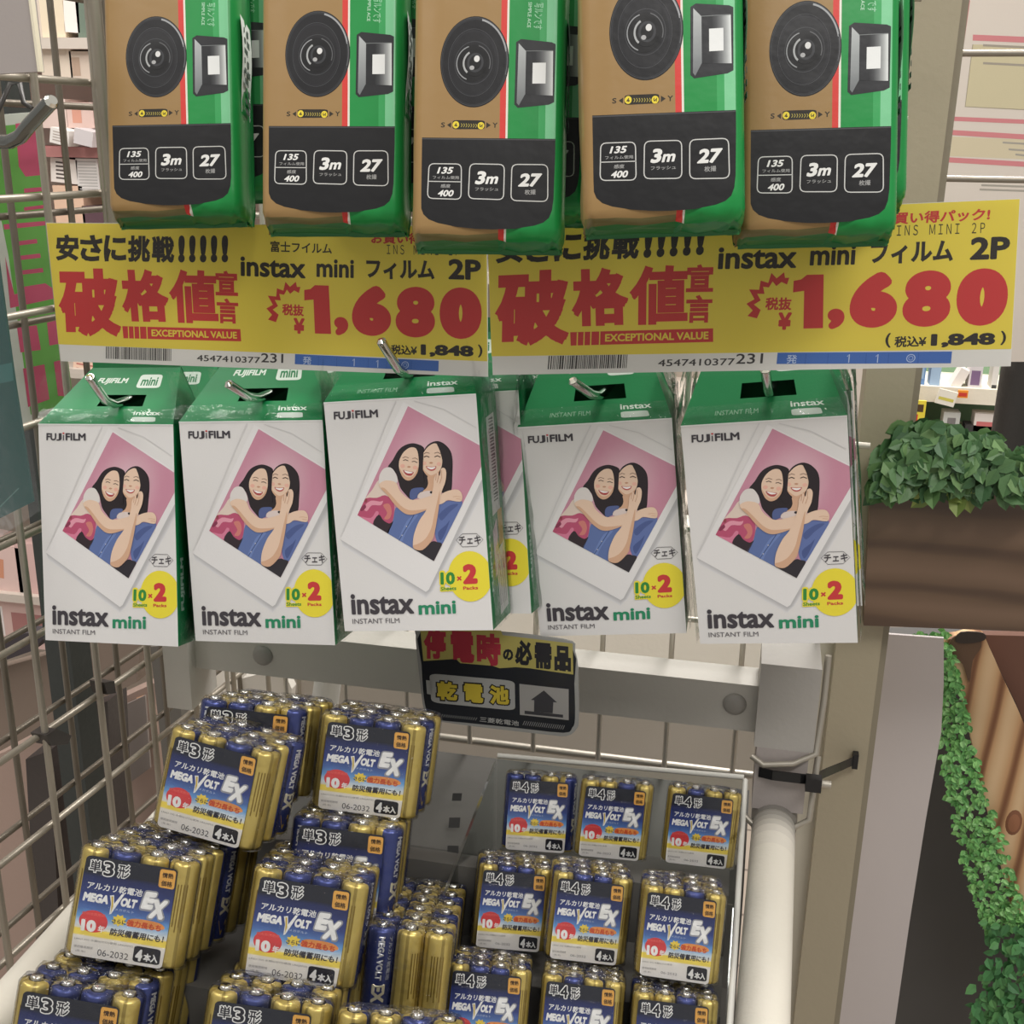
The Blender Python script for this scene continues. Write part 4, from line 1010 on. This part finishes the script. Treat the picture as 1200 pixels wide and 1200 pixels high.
goods('paper_pack', 'white domed pack below the far shelf', 'pack', 1101, 484, 1126, 524, (200, 202, 198), 0, 'goods below the far shelf', [(.25, .5, .75, .85, (128, 124, 124))])
goods('paper_pack', 'white pack with red print below the far shelf', 'pack', 1140, 486, 1172, 505, (222, 214, 208), 0, 'goods below the far shelf', [(.1, .3, .9, .55, (196, 110, 110))])
goods('paper_pack', 'black case below the far shelf', 'pack', 1128, 500, 1170, 524, (60, 58, 58), 0, 'goods below the far shelf')

# ------------------------------------------------------------------ what hangs on the left grid
def lpx(px, py, off): return on_plane(px, py, G0 - NL * off, NL)
mb = MB(); OB = .06
q = [lpx(x, y, OB) for x, y in ((-6, 132), (44, 128), (86, 490), (30, 500))]
mb.prism([lpx(x, y, OB) for x, y in ((-30, 137), (46, 131), (88, 492), (24, 502))], -NL * .003, (196, 200, 190))
pr = Print(mb, lambda x, y: (x, y), lambda x, y, l: lpx(x, y, OB - l)); PKB, GRB = (192, 82, 112), (102, 166, 78)
pr.poly([(-20, 150), (44, 143), (86, 470), (36, 486), (10, 300)], GRB, 1)
for q in ([(18, 145), (40, 142), (50, 205), (30, 207), (22, 195)], [(28, 221), (51, 219), (51.5, 224), (28.5, 226)], [(28, 243), (52, 240), (52.5, 244), (28.5, 247)], [(4, 263), (53, 259), (54, 264), (5, 269)], [(19, 283), (43, 280), (44, 285), (20, 288)], [(21, 300), (47, 297), (48, 302), (22, 305)], [(24, 317), (50, 314), (51, 319), (25, 322)],
          [(6, 300), (12, 326), (17, 345), (27, 342), (28, 336), (53, 332), (62, 338), (63, 350), (12, 361)], [(20, 384), (43, 381), (48, 410), (24, 413)], [(55, 378), (67, 375), (69, 403), (58, 405)], [(27, 432), (52, 427), (58, 468), (33, 477)], [(63, 424), (75, 421), (78, 464), (68, 464)]):
    pr.poly(q, PKB, 2)
o = mb.build('vertical_banner', M['gloss']); tag(o, 'narrow pink and green vertical banner behind the left wire grid', 'banner')
YP = .44
root = thing('teal_poster', 'dark teal poster in a clear sleeve at the left edge', 'poster', on_y(-20, 650, YP)); loc = Vector(root.location)
mb = MB(); mb.prism([on_y(x, y, YP) - loc for x, y in ((-90, 300), (-8, 262), (16, 440), (39, 588), (-90, 652))], (0, .0012, 0), (36, 80, 76))
pr = Print(mb, lambda x, y: (x, y), lambda x, y, l: on_y(x, y, YP - l) - loc)
pr.poly([(-60, 440), (14, 425), (16, 446), (-60, 462)], (56, 108, 104), 1); pr.line([(-10, 604), (22, 572)], 1.4, (84, 124, 118), 1)
mb.build('printed_sheet', M['gloss'], root)
mb = MB(); mb.prism([on_y(x, y, YP - .0012) - loc for x, y in ((-90, 290), (-2, 255), (24, 440), (47, 598), (-90, 690))], (0, .0006, 0), 255); mb.build('clear_sleeve', M['sleeve'], root)
mb = MB(); YC = .50; mb.prism([on_y(x, y, YC) for x, y in ((-60, -60), (30, -60), (46, 84), (-60, 90))], (0, .004, 0), (168, 160, 156)); 
mb.prism([on_y(x, y, YC - .001) for x, y in ((32, -10), (35, -10), (47, 84), (44, 84))], (0, .003, 0), (232, 224, 200))
o = mb.build('grey_card', M['paper']); tag(o, 'grey card with a cream edge at the upper left corner', 'card')
mb = MB(); YH = .36
H = [on_y(x, y, yy) for x, y, yy in ((-60, 172, YH + .02), (-5, 166, YH + .006), (12, 166, YH), (24, 160, YH - .003), (34, 147, YH - .006), (60, 119, YH - .012))]
mb.tube(H, .0024, (120, 122, 118), 0, 14); hv = (H[-1] - H[-2]).normalized(); mb.tube([H[-1] - hv * .0002, H[-1] + hv * .0012], [.0024, .0016], (236, 234, 224), 0, 14)
o = mb.build('display_hook', M['chrome']); tag(o, 'bare chrome hook with upturned tip at the left edge', 'hook')
mb = MB(); p = on_plane(12, 98, G0 + NL * .004, NL); mb.tube([p + Vector((-.02, 0, -.03)), p + Vector((0, 0, .0)), p + Vector((.006, 0, 0)), p + Vector((.007, 0, -.010)), p + Vector((.012, 0, -.013))], .0014, (70, 68, 66), 0, 8)
o = mb.build('wire_hook', M['wire']); tag(o, 'small dark bent wire clip on the left grid near the grey card', 'clip')
# dark square upright outside the grid
mb = MB(); mb.box((-.012, -.012, 0), (.012, .012, 1.75), (58, 62, 60)); p = lpx(12, 170, .12); o = mb.build('dark_upright', M['paint']); o.location = (p.x, p.y, 0); o.rotation_euler = (0, 0, -R(5.6)); tag(o, 'dark square upright outside the left grid by the bare hook', 'upright')

# ------------------------------------------------------------------ shelves of the next aisle, seen through the left grid
YA = 1.30
root = thing('aisle_shelf', 'cream shop shelving full of papers seen through the left grid', 'shelving', (-.75, YA, 0)); 
mb = MB(); mb.box((-.85, .16, .0), (.68, .18, 2.1), (192, 180, 168)); mb.build('back_panel', M['board'], root)
zs = []
for py in (45, 172, 300, 430, 560, 700):
    z = on_y(80, py, YA).z; zs.append(z)
    mb = MB(); mb.box((-.85, -.01, z - .012), (.68, .16, z), (206, 194, 182) if py != 172 else (176, 120, 116)); mb.build('shelf_board', M['paint'], root)
G_ = 'papers on the next aisle shelves'
row = random.Random(21)
def aisle(name, label, cat, x0, y0, x1, y1, col, tilt=0, st=None, Y=YA): return goods(name, label, cat, x0, y0, x1, y1, col, tilt, G_, st, Y, .05, 'paper')
LN = [(.15, .2 + .18 * k, .85, .26 + .18 * k, (170, 156, 146)) for k in range(4)]
aisle('paper_pack', 'cream pack topmost left in the next aisle', 'pack', 50, -10, 72, 44, (226, 210, 184))
aisle('paper_pack', 'bright white pack topmost in the next aisle', 'pack', 76, 0, 90, 38, (240, 232, 224), .05)
aisle('paper_pack', 'teal grey pack topmost right in the next aisle', 'pack', 92, -6, 104, 44, (110, 124, 110))
aisle('paper_pack', 'long cream box under the top shelf of the next aisle', 'box', 50, 54, 82, 94, (224, 208, 190)); aisle('paper_pack', 'cream box with beige print under the top shelf', 'box', 84, 60, 104, 96, (216, 198, 182), 0, [(.1, .2, .5, .8, (186, 160, 140))])
aisle('paper_pack', 'pink pack in the middle row of the next aisle', 'box', 50, 116, 76, 150, (216, 194, 184)); aisle('paper_pack', 'pale rose box in the middle row of the next aisle', 'box', 80, 120, 108, 150, (212, 184, 174), 0, [(.2, .2, .55, .8, (206, 150, 130))])
aisle('paper_leaflet', 'slanted ruled leaflet beside the first camera pack', 'leaflet', 58, 151, 78, 169, (226, 220, 214), .2, LN, YA - .03); aisle('paper_leaflet', 'grey leaflet right of the slanted ruled leaflet', 'leaflet', 86, 152, 106, 170, (206, 198, 198), .2, None, YA - .03)
aisle('paper_leaflet', 'white leaflet with black lines in the next aisle', 'leaflet', 60, 186, 88, 214, (232, 222, 214), .08, [(.2, .15 + .16 * k, .7, .22 + .16 * k, (90, 80, 76)) for k in range(5)]); aisle('paper_leaflet', 'white leaflet with fine grey lines in the next aisle', 'leaflet', 92, 186, 114, 225, (228, 222, 218), 0, [(.08, .08 + .09 * k, .92, .11 + .09 * k, (190, 184, 180)) for k in range(10)])
aisle('paper_pack', 'peach box under the white leaflets', 'box', 66, 218, 96, 262, (226, 190, 164)); aisle('paper_pack', 'dark purple box near the corner of the yellow card', 'box', 98, 242, 122, 264, (96, 70, 78))
aisle('paper_leaflet', 'peach leaflet with red lines right of the banner', 'leaflet', 86, 412, 122, 436, (232, 200, 178), .1, [(.1, .1 + .2 * k, .9, .17 + .2 * k, (190, 120, 110)) for k in range(4)])
aisle('paper_pack', 'white pink stacked pack left of the first film box', 'box', -30, 640, 22, 690, (226, 196, 188), .1, [(.2, .3, .6, .7, (214, 150, 120))]); aisle('paper_pack', 'pinkish pack under the teal poster', 'box', 24, 640, 60, 698, (222, 186, 180)); aisle('paper_pack', 'pale leaflet bundle low behind the left grid', 'box', -30, 705, 60, 752, (216, 184, 176), 0, [(.1, .2, .4, .8, (236, 226, 222)), (.5, .3, .9, .7, (170, 120, 116))])
# lower fixtures behind the left grid
def slabpx(name, label, cat, pts, Y, dep, col, mat='board'):
    mb = MB(); mb.prism([on_y(x, y, Y) for x, y in pts], (0, dep, 0), col); o = mb.build(name, M[mat]); return tag(o, label, cat)
slabpx('hanging_panel', 'dull brown panel behind the lower left wire grid', 'panel', [(-60, 800), (110, 752), (165, 752), (160, 800), (110, 822), (-60, 912)], 1.00, .02, (136, 120, 108))
slabpx('hanging_panel', 'dark edge panel under the pale bundles at left', 'panel', [(-40, 770), (30, 742), (56, 742), (40, 762), (-40, 790)], .98, .02, (70, 64, 68))
slabpx('fixture_post', 'dark fixture post low behind the left grid, nearest the frame edge', 'post', [(30, 890), (58, 880), (92, 1500), (66, 1500)], 1.02, .04, (72, 66, 64), 'paint')
slabpx('fixture_post', 'dark fixture post low behind the left grid, nearer the batteries', 'post', [(98, 830), (126, 822), (160, 1500), (136, 1500)], 1.02, .04, (72, 66, 64), 'paint')
slabpx('fixture_post', 'grey fixture post behind the grid under the second film box', 'post', [(176, 758), (204, 756), (262, 1300), (236, 1300)], .95, .03, (104, 100, 94), 'paint')
root = thing('low_cabinet', 'beige low cabinet behind the lower left grid', 'cabinet', (-.7, 1.12, 0)); loc = Vector(root.location)
for nm, pts, Y, dep, col in (('body', [(-80, 920), (182, 800), (186, 1100), (-80, 1500)], 1.12, .03, (176, 152, 140)), ('orange_bright_spot', [(160, 818), (170, 815), (170, 832), (160, 835)], 1.119, .001, (236, 184, 140)), ('red_light_spot', [(134, 955), (150, 950), (151, 958), (136, 964)], 1.119, .001, (214, 96, 66))):  # body, then bright orange and red spots of light painted as thin patches
    mb = MB(); mb.prism([on_y(x, y, Y) - loc for x, y in pts], (0, dep, 0), col); mb.build(nm, M['paint'], root)
slabpx('ruled_paper', 'ruled paper sheet on the low cabinet near the batteries', 'paper', [(138, 830), (170, 815), (176, 900), (142, 925)], 1.10, .003, (150, 140, 134), 'paper')
for i, pts in enumerate(([(54, 862), (66, 854), (84, 862), (80, 872), (60, 874)], [(122, 800), (134, 798), (136, 812), (126, 814)])):
    mb = MB(); mb.prism([lpx(x, y, -.004) for x, y in pts], -NL * .012, (58, 54, 52)); o = mb.build('grid_clip', M['plastic'])
    tag(o, ('black clip on the lower left grid beside the brown panel', 'black clip on the left grid under the first film box')[i], 'clip')
# ------------------------------------------------------------------ pale panels behind the back grid
o = slabpx('backing_sheet', 'pale grey sheet behind the cross bar and back grid', 'sheet', [(478, 740), (880, 790), (890, 960), (250, 900), (330, 795), (440, 800)], .90, .004, (188, 180, 170), 'paper')
o = slabpx('white_shelf', 'bright white shelf front seen under the film boxes', 'shelf', [(188, 560), (1010, 640), (1000, 960), (640, 900), (190, 880)], 1.19, .05, (232, 226, 214), 'paint')
mb = MB(); mb.tube([on_y(386, 785, .86), on_y(379, 838, .86)], .012, (206, 206, 200), 0, 14); o = mb.build('white_pipe', M['paint']); tag(o, 'short white pipe behind the back grid above the battery packs', 'pipe')
slabpx('clear_bag', 'crinkled white plastic bag behind the frame above the batteries', 'bag', smooth([(284, 795), (334, 790), (340, 826), (310, 830), (286, 822)], 2), .86, .01, (236, 230, 220), 'laminate')
# grey board of the basket, punched with square holes
mb = MB(); T0, T1 = on_y(470, 868, .735), on_y(590, 884, .735)
rows = [[Vector((x, .735, 1.062)), Vector((x, .66, 1.03)), Vector((x, .62, .985)), Vector((x, .40, .975)), Vector((x, .33, .975))] for x in (-.36, -.28, -.2, -.12, -.04, .02)]
mb.grid(rows, (92, 90, 86), 0, False)
mb.grid([[p + Vector((0, .004, -.004)) for p in r_] for r_ in rows], (96, 94, 92), 0, False)
hp = lambda x, y, l: on_plane(x, y, Vector((0, .66 - .5 * l, 1.03 + l)), Vector((0, -.045, .040)).normalized())
pr = Print(mb, lambda x, y: (x, y), hp, 0, 3e-4)
for x, y, w_, h_ in ((536, 934, 11, 9), (533, 964, 13, 12), (531, 1003, 13, 24), (528, 1040, 14, 10), (511, 1062, 12, 10)): pr.poly([(x - w_ / 2, y - h_ / 2), (x + w_ / 2, y - h_ / 2), (x + w_ / 2 - 1, y + h_ / 2), (x - w_ / 2 - 1, y + h_ / 2)], (58, 57, 56), 1)
o = mb.build('basket_liner', M['board']); tag(o, 'grey liner board with dark square holes behind the battery packs', 'liner')

def riser(label, x0, x1, prof, base):
    mb = MB(); P = list(prof) + [(prof[-1][0], base), (prof[0][0], base)]
    o_ = (x0, prof[0][0], base)
    mb.prism([(0, y - o_[1], z - o_[2]) for y, z in P], (x1 - x0, 0, 0), (96, 94, 90)); o = mb.build('display_riser', M['board']); o.location = o_
    return tag(o, label, 'riser')
riser('grey stepped riser under the large battery packs', -.325, -.125, [(.340, 1.074), (.422, 1.044), (.422, 1.100), (.515, 1.068), (.532, 1.066), (.532, 1.112), (.56, 1.10)], .982)
riser('grey stepped riser inside the clear tray of small battery packs', -.128, .009, [(.430, 1.058), (.472, 1.044), (.486, 1.044), (.486, 1.078), (.542, 1.060), (.558, 1.058), (.558, 1.099), (.606, 1.085)], .982)
# ================================================================== placing the products
def put(loc, deg, off=(0, 0, 0)):
    e = Euler([R(a) for a in deg], 'XYZ'); v = Vector(loc) + e.to_matrix() @ Vector(off); return v, e
def behind(v, e, dy, dx=0, dz=0, turn=0):
    m = e.to_matrix(); e2 = Euler((e.x, e.y, e.z + R(turn))); return v + m @ Vector((dx, dy, dz)), e2
box0 = make_film_box()
FB = [((-.3594, .5637, 1.2789), (-12.6, -3.4, .4), 'first from the left'), ((-.2681, .5682, 1.2860), (-8.0, -4.2, .8), 'second from the left'), ((-.1775, .5646, 1.3053), (-8.2, -6.8, -.5), 'hanging highest in the middle'), ((-.0770, .6130, 1.2890), (1.0, -7.0, 1.3), 'fourth from the left'), ((.0151, .6031, 1.2984), (1.1, -8.3, -3.4), 'nearest the beige post')]
hooks = []
for i, (loc, deg, wh) in enumerate(FB):
    v, e = put(loc, deg, (0, 0, -BH / 2))
    lab = 'white and green film box in the front row, ' + wh
    if i == 0: box0.location, box0.rotation_euler = v, e; box0['label'] = lab; box0['group'] = 'hanging film boxes'
    else: dup(box0, lab, v, e, 'hanging film boxes')
    nb = (1, 1, 2, 1, 1)[i]
    for k in range(nb):
        v2, e2 = behind(v, e, (k + 1) * .0435, (.004, .003, .012, -.003, .003)[i] * (k + 1), (.003, .002, -.001, .004, .003)[i] * (k + 1), (1.5, -1, -3, 1, 2)[i])
        dup(box0, ('film box directly behind the ', 'film box furthest back behind the ')[k] + ('leftmost front film box', 'second front film box', 'middle front film box', 'fourth front film box', 'rightmost front film box')[i], v2, e2, 'hanging film boxes')
    m = e.to_matrix(); s = v + m @ Vector((.0035, .0145, BH + .0136))
    hooks.append(s)
for i, s in enumerate(hooks):
    mb = MB(); tip = ((0, -.010, .020), (-.006, -.010, .012), (-.006, -.010, .021), (-.011, -.010, .012), (-.003, -.010, .016))[i]
    p = [(s.x + .004, .745, s.z + .002), (s.x + .003, s.y + .03, s.z + .001), (s.x + .002, s.y + .002, s.z), (s.x, s.y - .010, s.z), (s.x + tip[0] * .25, s.y - .016 + tip[1] * .3, s.z + tip[2] * .22), (s.x + tip[0], s.y - .022 + tip[1], s.z + tip[2])]
    mb.tube(p, .0026, (206, 206, 200), 0, 12)
    mb.tube([(p[-1][0], p[-1][1], p[-1][2] - .0005), (p[-1][0] + tip[0] * .06, p[-1][1] - .0004, p[-1][2] + .0012)], [.0026, .0014], (236, 234, 226), 0, 12)
    o = mb.build('display_hook', M['chrome']); tag(o, 'chrome hook with upturned tip through the tab of the ' + ('leftmost', 'second', 'middle', 'fourth', 'rightmost')[i] + ' film box', 'hook', 'film box hooks')

cp = make_camera_pack()
CP = [((-.2917, .5507, 1.5340), (-16.7, -2.0, 12.4), .0606, 'leftmost'), ((-.2009, .5323, 1.5328), (-16.7, -.7, 11.3), .0581, 'second'), ((-.1230, .5176, 1.5297), (-16.9, -.3, 11.0), .0605, 'lowest-hanging middle'), ((-.0466, .4997, 1.5337), (-15.0, -2.9, 9.4), .0458, 'highest-hanging fourth'), ((.0169, .5302, 1.5327), (-14.4, -2.4, 8.0), .0534, 'rightmost')]
for i, (loc, deg, h, wh) in enumerate(CP):
    v, e = put(loc, deg, (0, 0, -h / 2 - .0470))
    lab = 'bagged brown and green disposable camera, %s of the five in front' % wh
    if i == 0: cp.location, cp.rotation_euler = v, e; cp['label'] = lab; cp['group'] = 'hanging camera packs'
    else: dup(cp, lab, v, e, 'hanging camera packs')
    v2, e2 = behind(v, e, .033, .012, .020, -1.5)
    dup(cp, 'bagged disposable camera directly behind the %s front one' % wh, v2, e2, 'hanging camera packs')
    top = v + e.to_matrix() @ Vector((0, .014, .1650))
    mb = MB(); mb.tube([(top.x, .74, top.z + .004), (top.x, top.y + .02, top.z + .002), (top.x, top.y - .01, top.z), (top.x, top.y - .024, top.z + .012)], .0022, (206, 206, 200), 0, 10)
    o = mb.build('display_hook', M['chrome']); tag(o, 'chrome hook carrying the %s camera pack' % wh, 'hook', 'camera pack hooks')

pc = make_price_card()
v, e = put((-.2743 * .961, .58, 1.5 - .0861 * .961), (-2, -1.3, -.5)); pc.location, pc.rotation_euler = v, e
pc['label'] = 'yellow and red price card at left, hanging under the first three camera packs'; pc['group'] = 'price cards'
v, e = put((-.0103 * .961, .5766, 1.5 - .0717 * .961), (-5, -4.0, 1.0)); dup(pc, 'yellow and red price card at right, with its bare corner beside the white notice', v, e, 'price cards')

sg = make_shelf_sign(); sg.location = (-.1376, .6122, 1.1886); sg.rotation_euler = [R(a) for a in (2.6, -2.8, -4.1)]
tag(sg, 'black rounded shelf sign with red and yellow lettering under the film boxes', 'shelf sign')

AA, offA = make_battery_packs('AA')
AAA, offB = make_battery_packs('AAA')
used = set()
def pack(fam, off, var, loc, deg, label, group, back=0, backlab=None, dx=0, dz=0, gap=1.0):
    rad = off[1] - .0003
    v, e = put(loc, deg, (.25 * rad, off[1], -off[0]))
    def one(v, e, var, lab):
        src = fam[var]
        if id(src) in used or src.name in used: dup(src, lab, v, e, group)
        else:
            used.add(src.name); src.location, src.rotation_euler = v, e; src['label'] = lab; src['group'] = group
    one(v, e, var, label)
    for k in range(back):
        v2, e2 = behind(v, e, (k + 1) * (2 * rad + .0008) * gap, dx * (k + 1), dz * (k + 1), rnd.uniform(-2, 2))
        one(v2, e2, (var + k + 1) % 4, backlab[k])
ga, gb = 'large battery packs in the left heap', 'small battery packs on the right'
def bl(n, what): return ['battery pack %s behind the %s' % (('directly', 'second', 'third', 'fourth', 'fifth')[k], what) for k in range(n)]
pack(AA, offA, 0, (-.2673, .4018, 1.1553), (-22.0, 6.5, 7.6), 'four large batteries, front left pack whose label shows 06-2032 beside the white tube', ga, 5, bl(5, 'front left large pack'), dx=.0020)
pack(AA, offA, 2, (-.1896, .4213, 1.1430), (-21.1, 6.8, 7.8), 'four large batteries, front middle pack right of the one by the white tube', ga, 3, bl(3, 'front middle large pack'))
pack(AA, offA, 1, (-.2470, .4503, 1.1929), (-18.1, 8.1, -.6), 'four large batteries, tilted pack lying highest at left of the heap', ga, 2, bl(2, 'tilted highest large pack'), dx=.001)
pack(AA, offA, 2, (-.1838, .5014, 1.1845), (-17.3, 5.4, 8.3), 'four large batteries, fully visible back pack below the black shelf sign', ga, 2, bl(2, 'fully visible back large pack'), dx=.002)
pack(AA, offA, 3, (-.2487, .4947, 1.1889), (-18.9, 5.9, 11.1), 'four large batteries, back left pack half hidden by the tilted one', ga, 2, bl(2, 'half hidden back left pack'), dx=.005)
pack(AA, offA, 3, (-.1865, .4647, 1.1445), (-20.7, 4.9, 8.1), 'four large batteries, pack whose lower half is hidden by the front middle pack', ga, 3, bl(3, 'pack under the fully visible back one'))
pack(AA, offA, 2, (-.2757, .3580, 1.1133), (-18.7, 7.6, 8.2), 'four large batteries, lowest left pack cut by the bottom edge of the photo', ga, 4, bl(4, 'lowest left large pack'), dx=.002)
pack(AA, offA, 0, (-.1937, .3786, 1.1073), (-19.2, 6.9, 9.3), 'four large batteries, lowest middle pack cut by the bottom edge of the photo', ga, 2, bl(2, 'lowest middle large pack'), dx=.002)
pack(AA, offA, 1, (-.1335, .3860, 1.1020), (-19, 6.9, 13), 'four large batteries, dim pack low to the right of the lowest middle pack', ga)
# a file of packs with their unlabelled gold backs to the front
v, e = put(tuple(at(459, 1146, .562)), (-20, 4, 8)); m0 = e.to_matrix() @ Matrix.Rotation(pi, 3, 'Z')
for k in range(6):
    q = v + e.to_matrix() @ Vector((0, .0150 * k, -.0245))
    dup(AA[(3, 3, 2, 3, 2, 3)[k]], 'unlabelled gold back of a battery pack, ' + ('front', 'second', 'third', 'fourth', 'fifth', 'last')[k] + ' in the file beside the small packs', q, m0.to_euler(), ga)
S4 = [((-.1020, .5627, 1.1306), (-17.8, 2.6, 10.2), 'back row left'), ((-.0582, .5590, 1.1348), (-13.5, 5.2, 11.8), 'back row middle'), ((-.0099, .5656, 1.1331), (-12, 3.3, 6.7), 'back row right'),
      ((-.1045, .5057, 1.1076), (-21.8, 5.7, 12.6), 'middle row left'), ((-.0613, .4888, 1.1212), (-20.9, 5.4, 10.1), 'middle row centre'), ((-.0147, .4787, 1.1276), (-21.6, 3.2, 5.0), 'middle row right'),
      ((-.1046, .4434, 1.0924), (-24.8, 3.9, 9.5), 'front row left'), ((-.0592, .4516, 1.0877), (-25.5, 2.6, 6.7), 'front row centre'), ((-.0138, .4492, 1.0880), (-25.2, 2.5, 6.5), 'front row right')]
for i, (loc, deg, wh) in enumerate(S4):
    pack(AAA, offB, (3, 1, 0, 2, 2, 1, 2, 0, 1)[i], loc, deg, 'four small batteries in a clear wrap, %s of the clear tray' % wh, gb, 0 if i < 3 else 2, bl(2, 'small %s pack' % wh))
# clear tray around the small packs
root = thing('clear_tray', 'clear plastic tray holding the small battery packs', 'tray', (-.06, .54, 1.0))
o_ = Vector((-.06, .54, 1.0))
def wallpoly(name, pts, depth):
    mb = MB(); mb.prism([Vector(p) - o_ for p in pts], depth, 255); mb.build(name, M['acrylic'], root)
def rimtube(pts):
    mb = MB(); mb.tube([Vector(p) - o_ for p in pts], .0016, (190, 188, 180), 0, 8); mb.build('rim', M['plastic'], root)
wallpoly('side_wall', [(.013, .615, 1.140), (.012, .42, 1.098), (.012, .42, 1.02), (.013, .615, 1.05)], (.0015, 0, 0)); rimtube([(.0138, .615, 1.140), (.0128, .42, 1.098)])
wallpoly('side_wall', [(-.138, .615, 1.132), (-.142, .50, 1.108), (-.142, .50, 1.03), (-.138, .615, 1.05)], (-.0015, 0, 0))
wallpoly('back_wall', [(-.138, .617, 1.134), (.013, .617, 1.140), (.013, .617, 1.05), (-.138, .617, 1.05)], (0, .0015, 0)); rimtube([(-.138, .618, 1.134), (.013, .618, 1.140)])
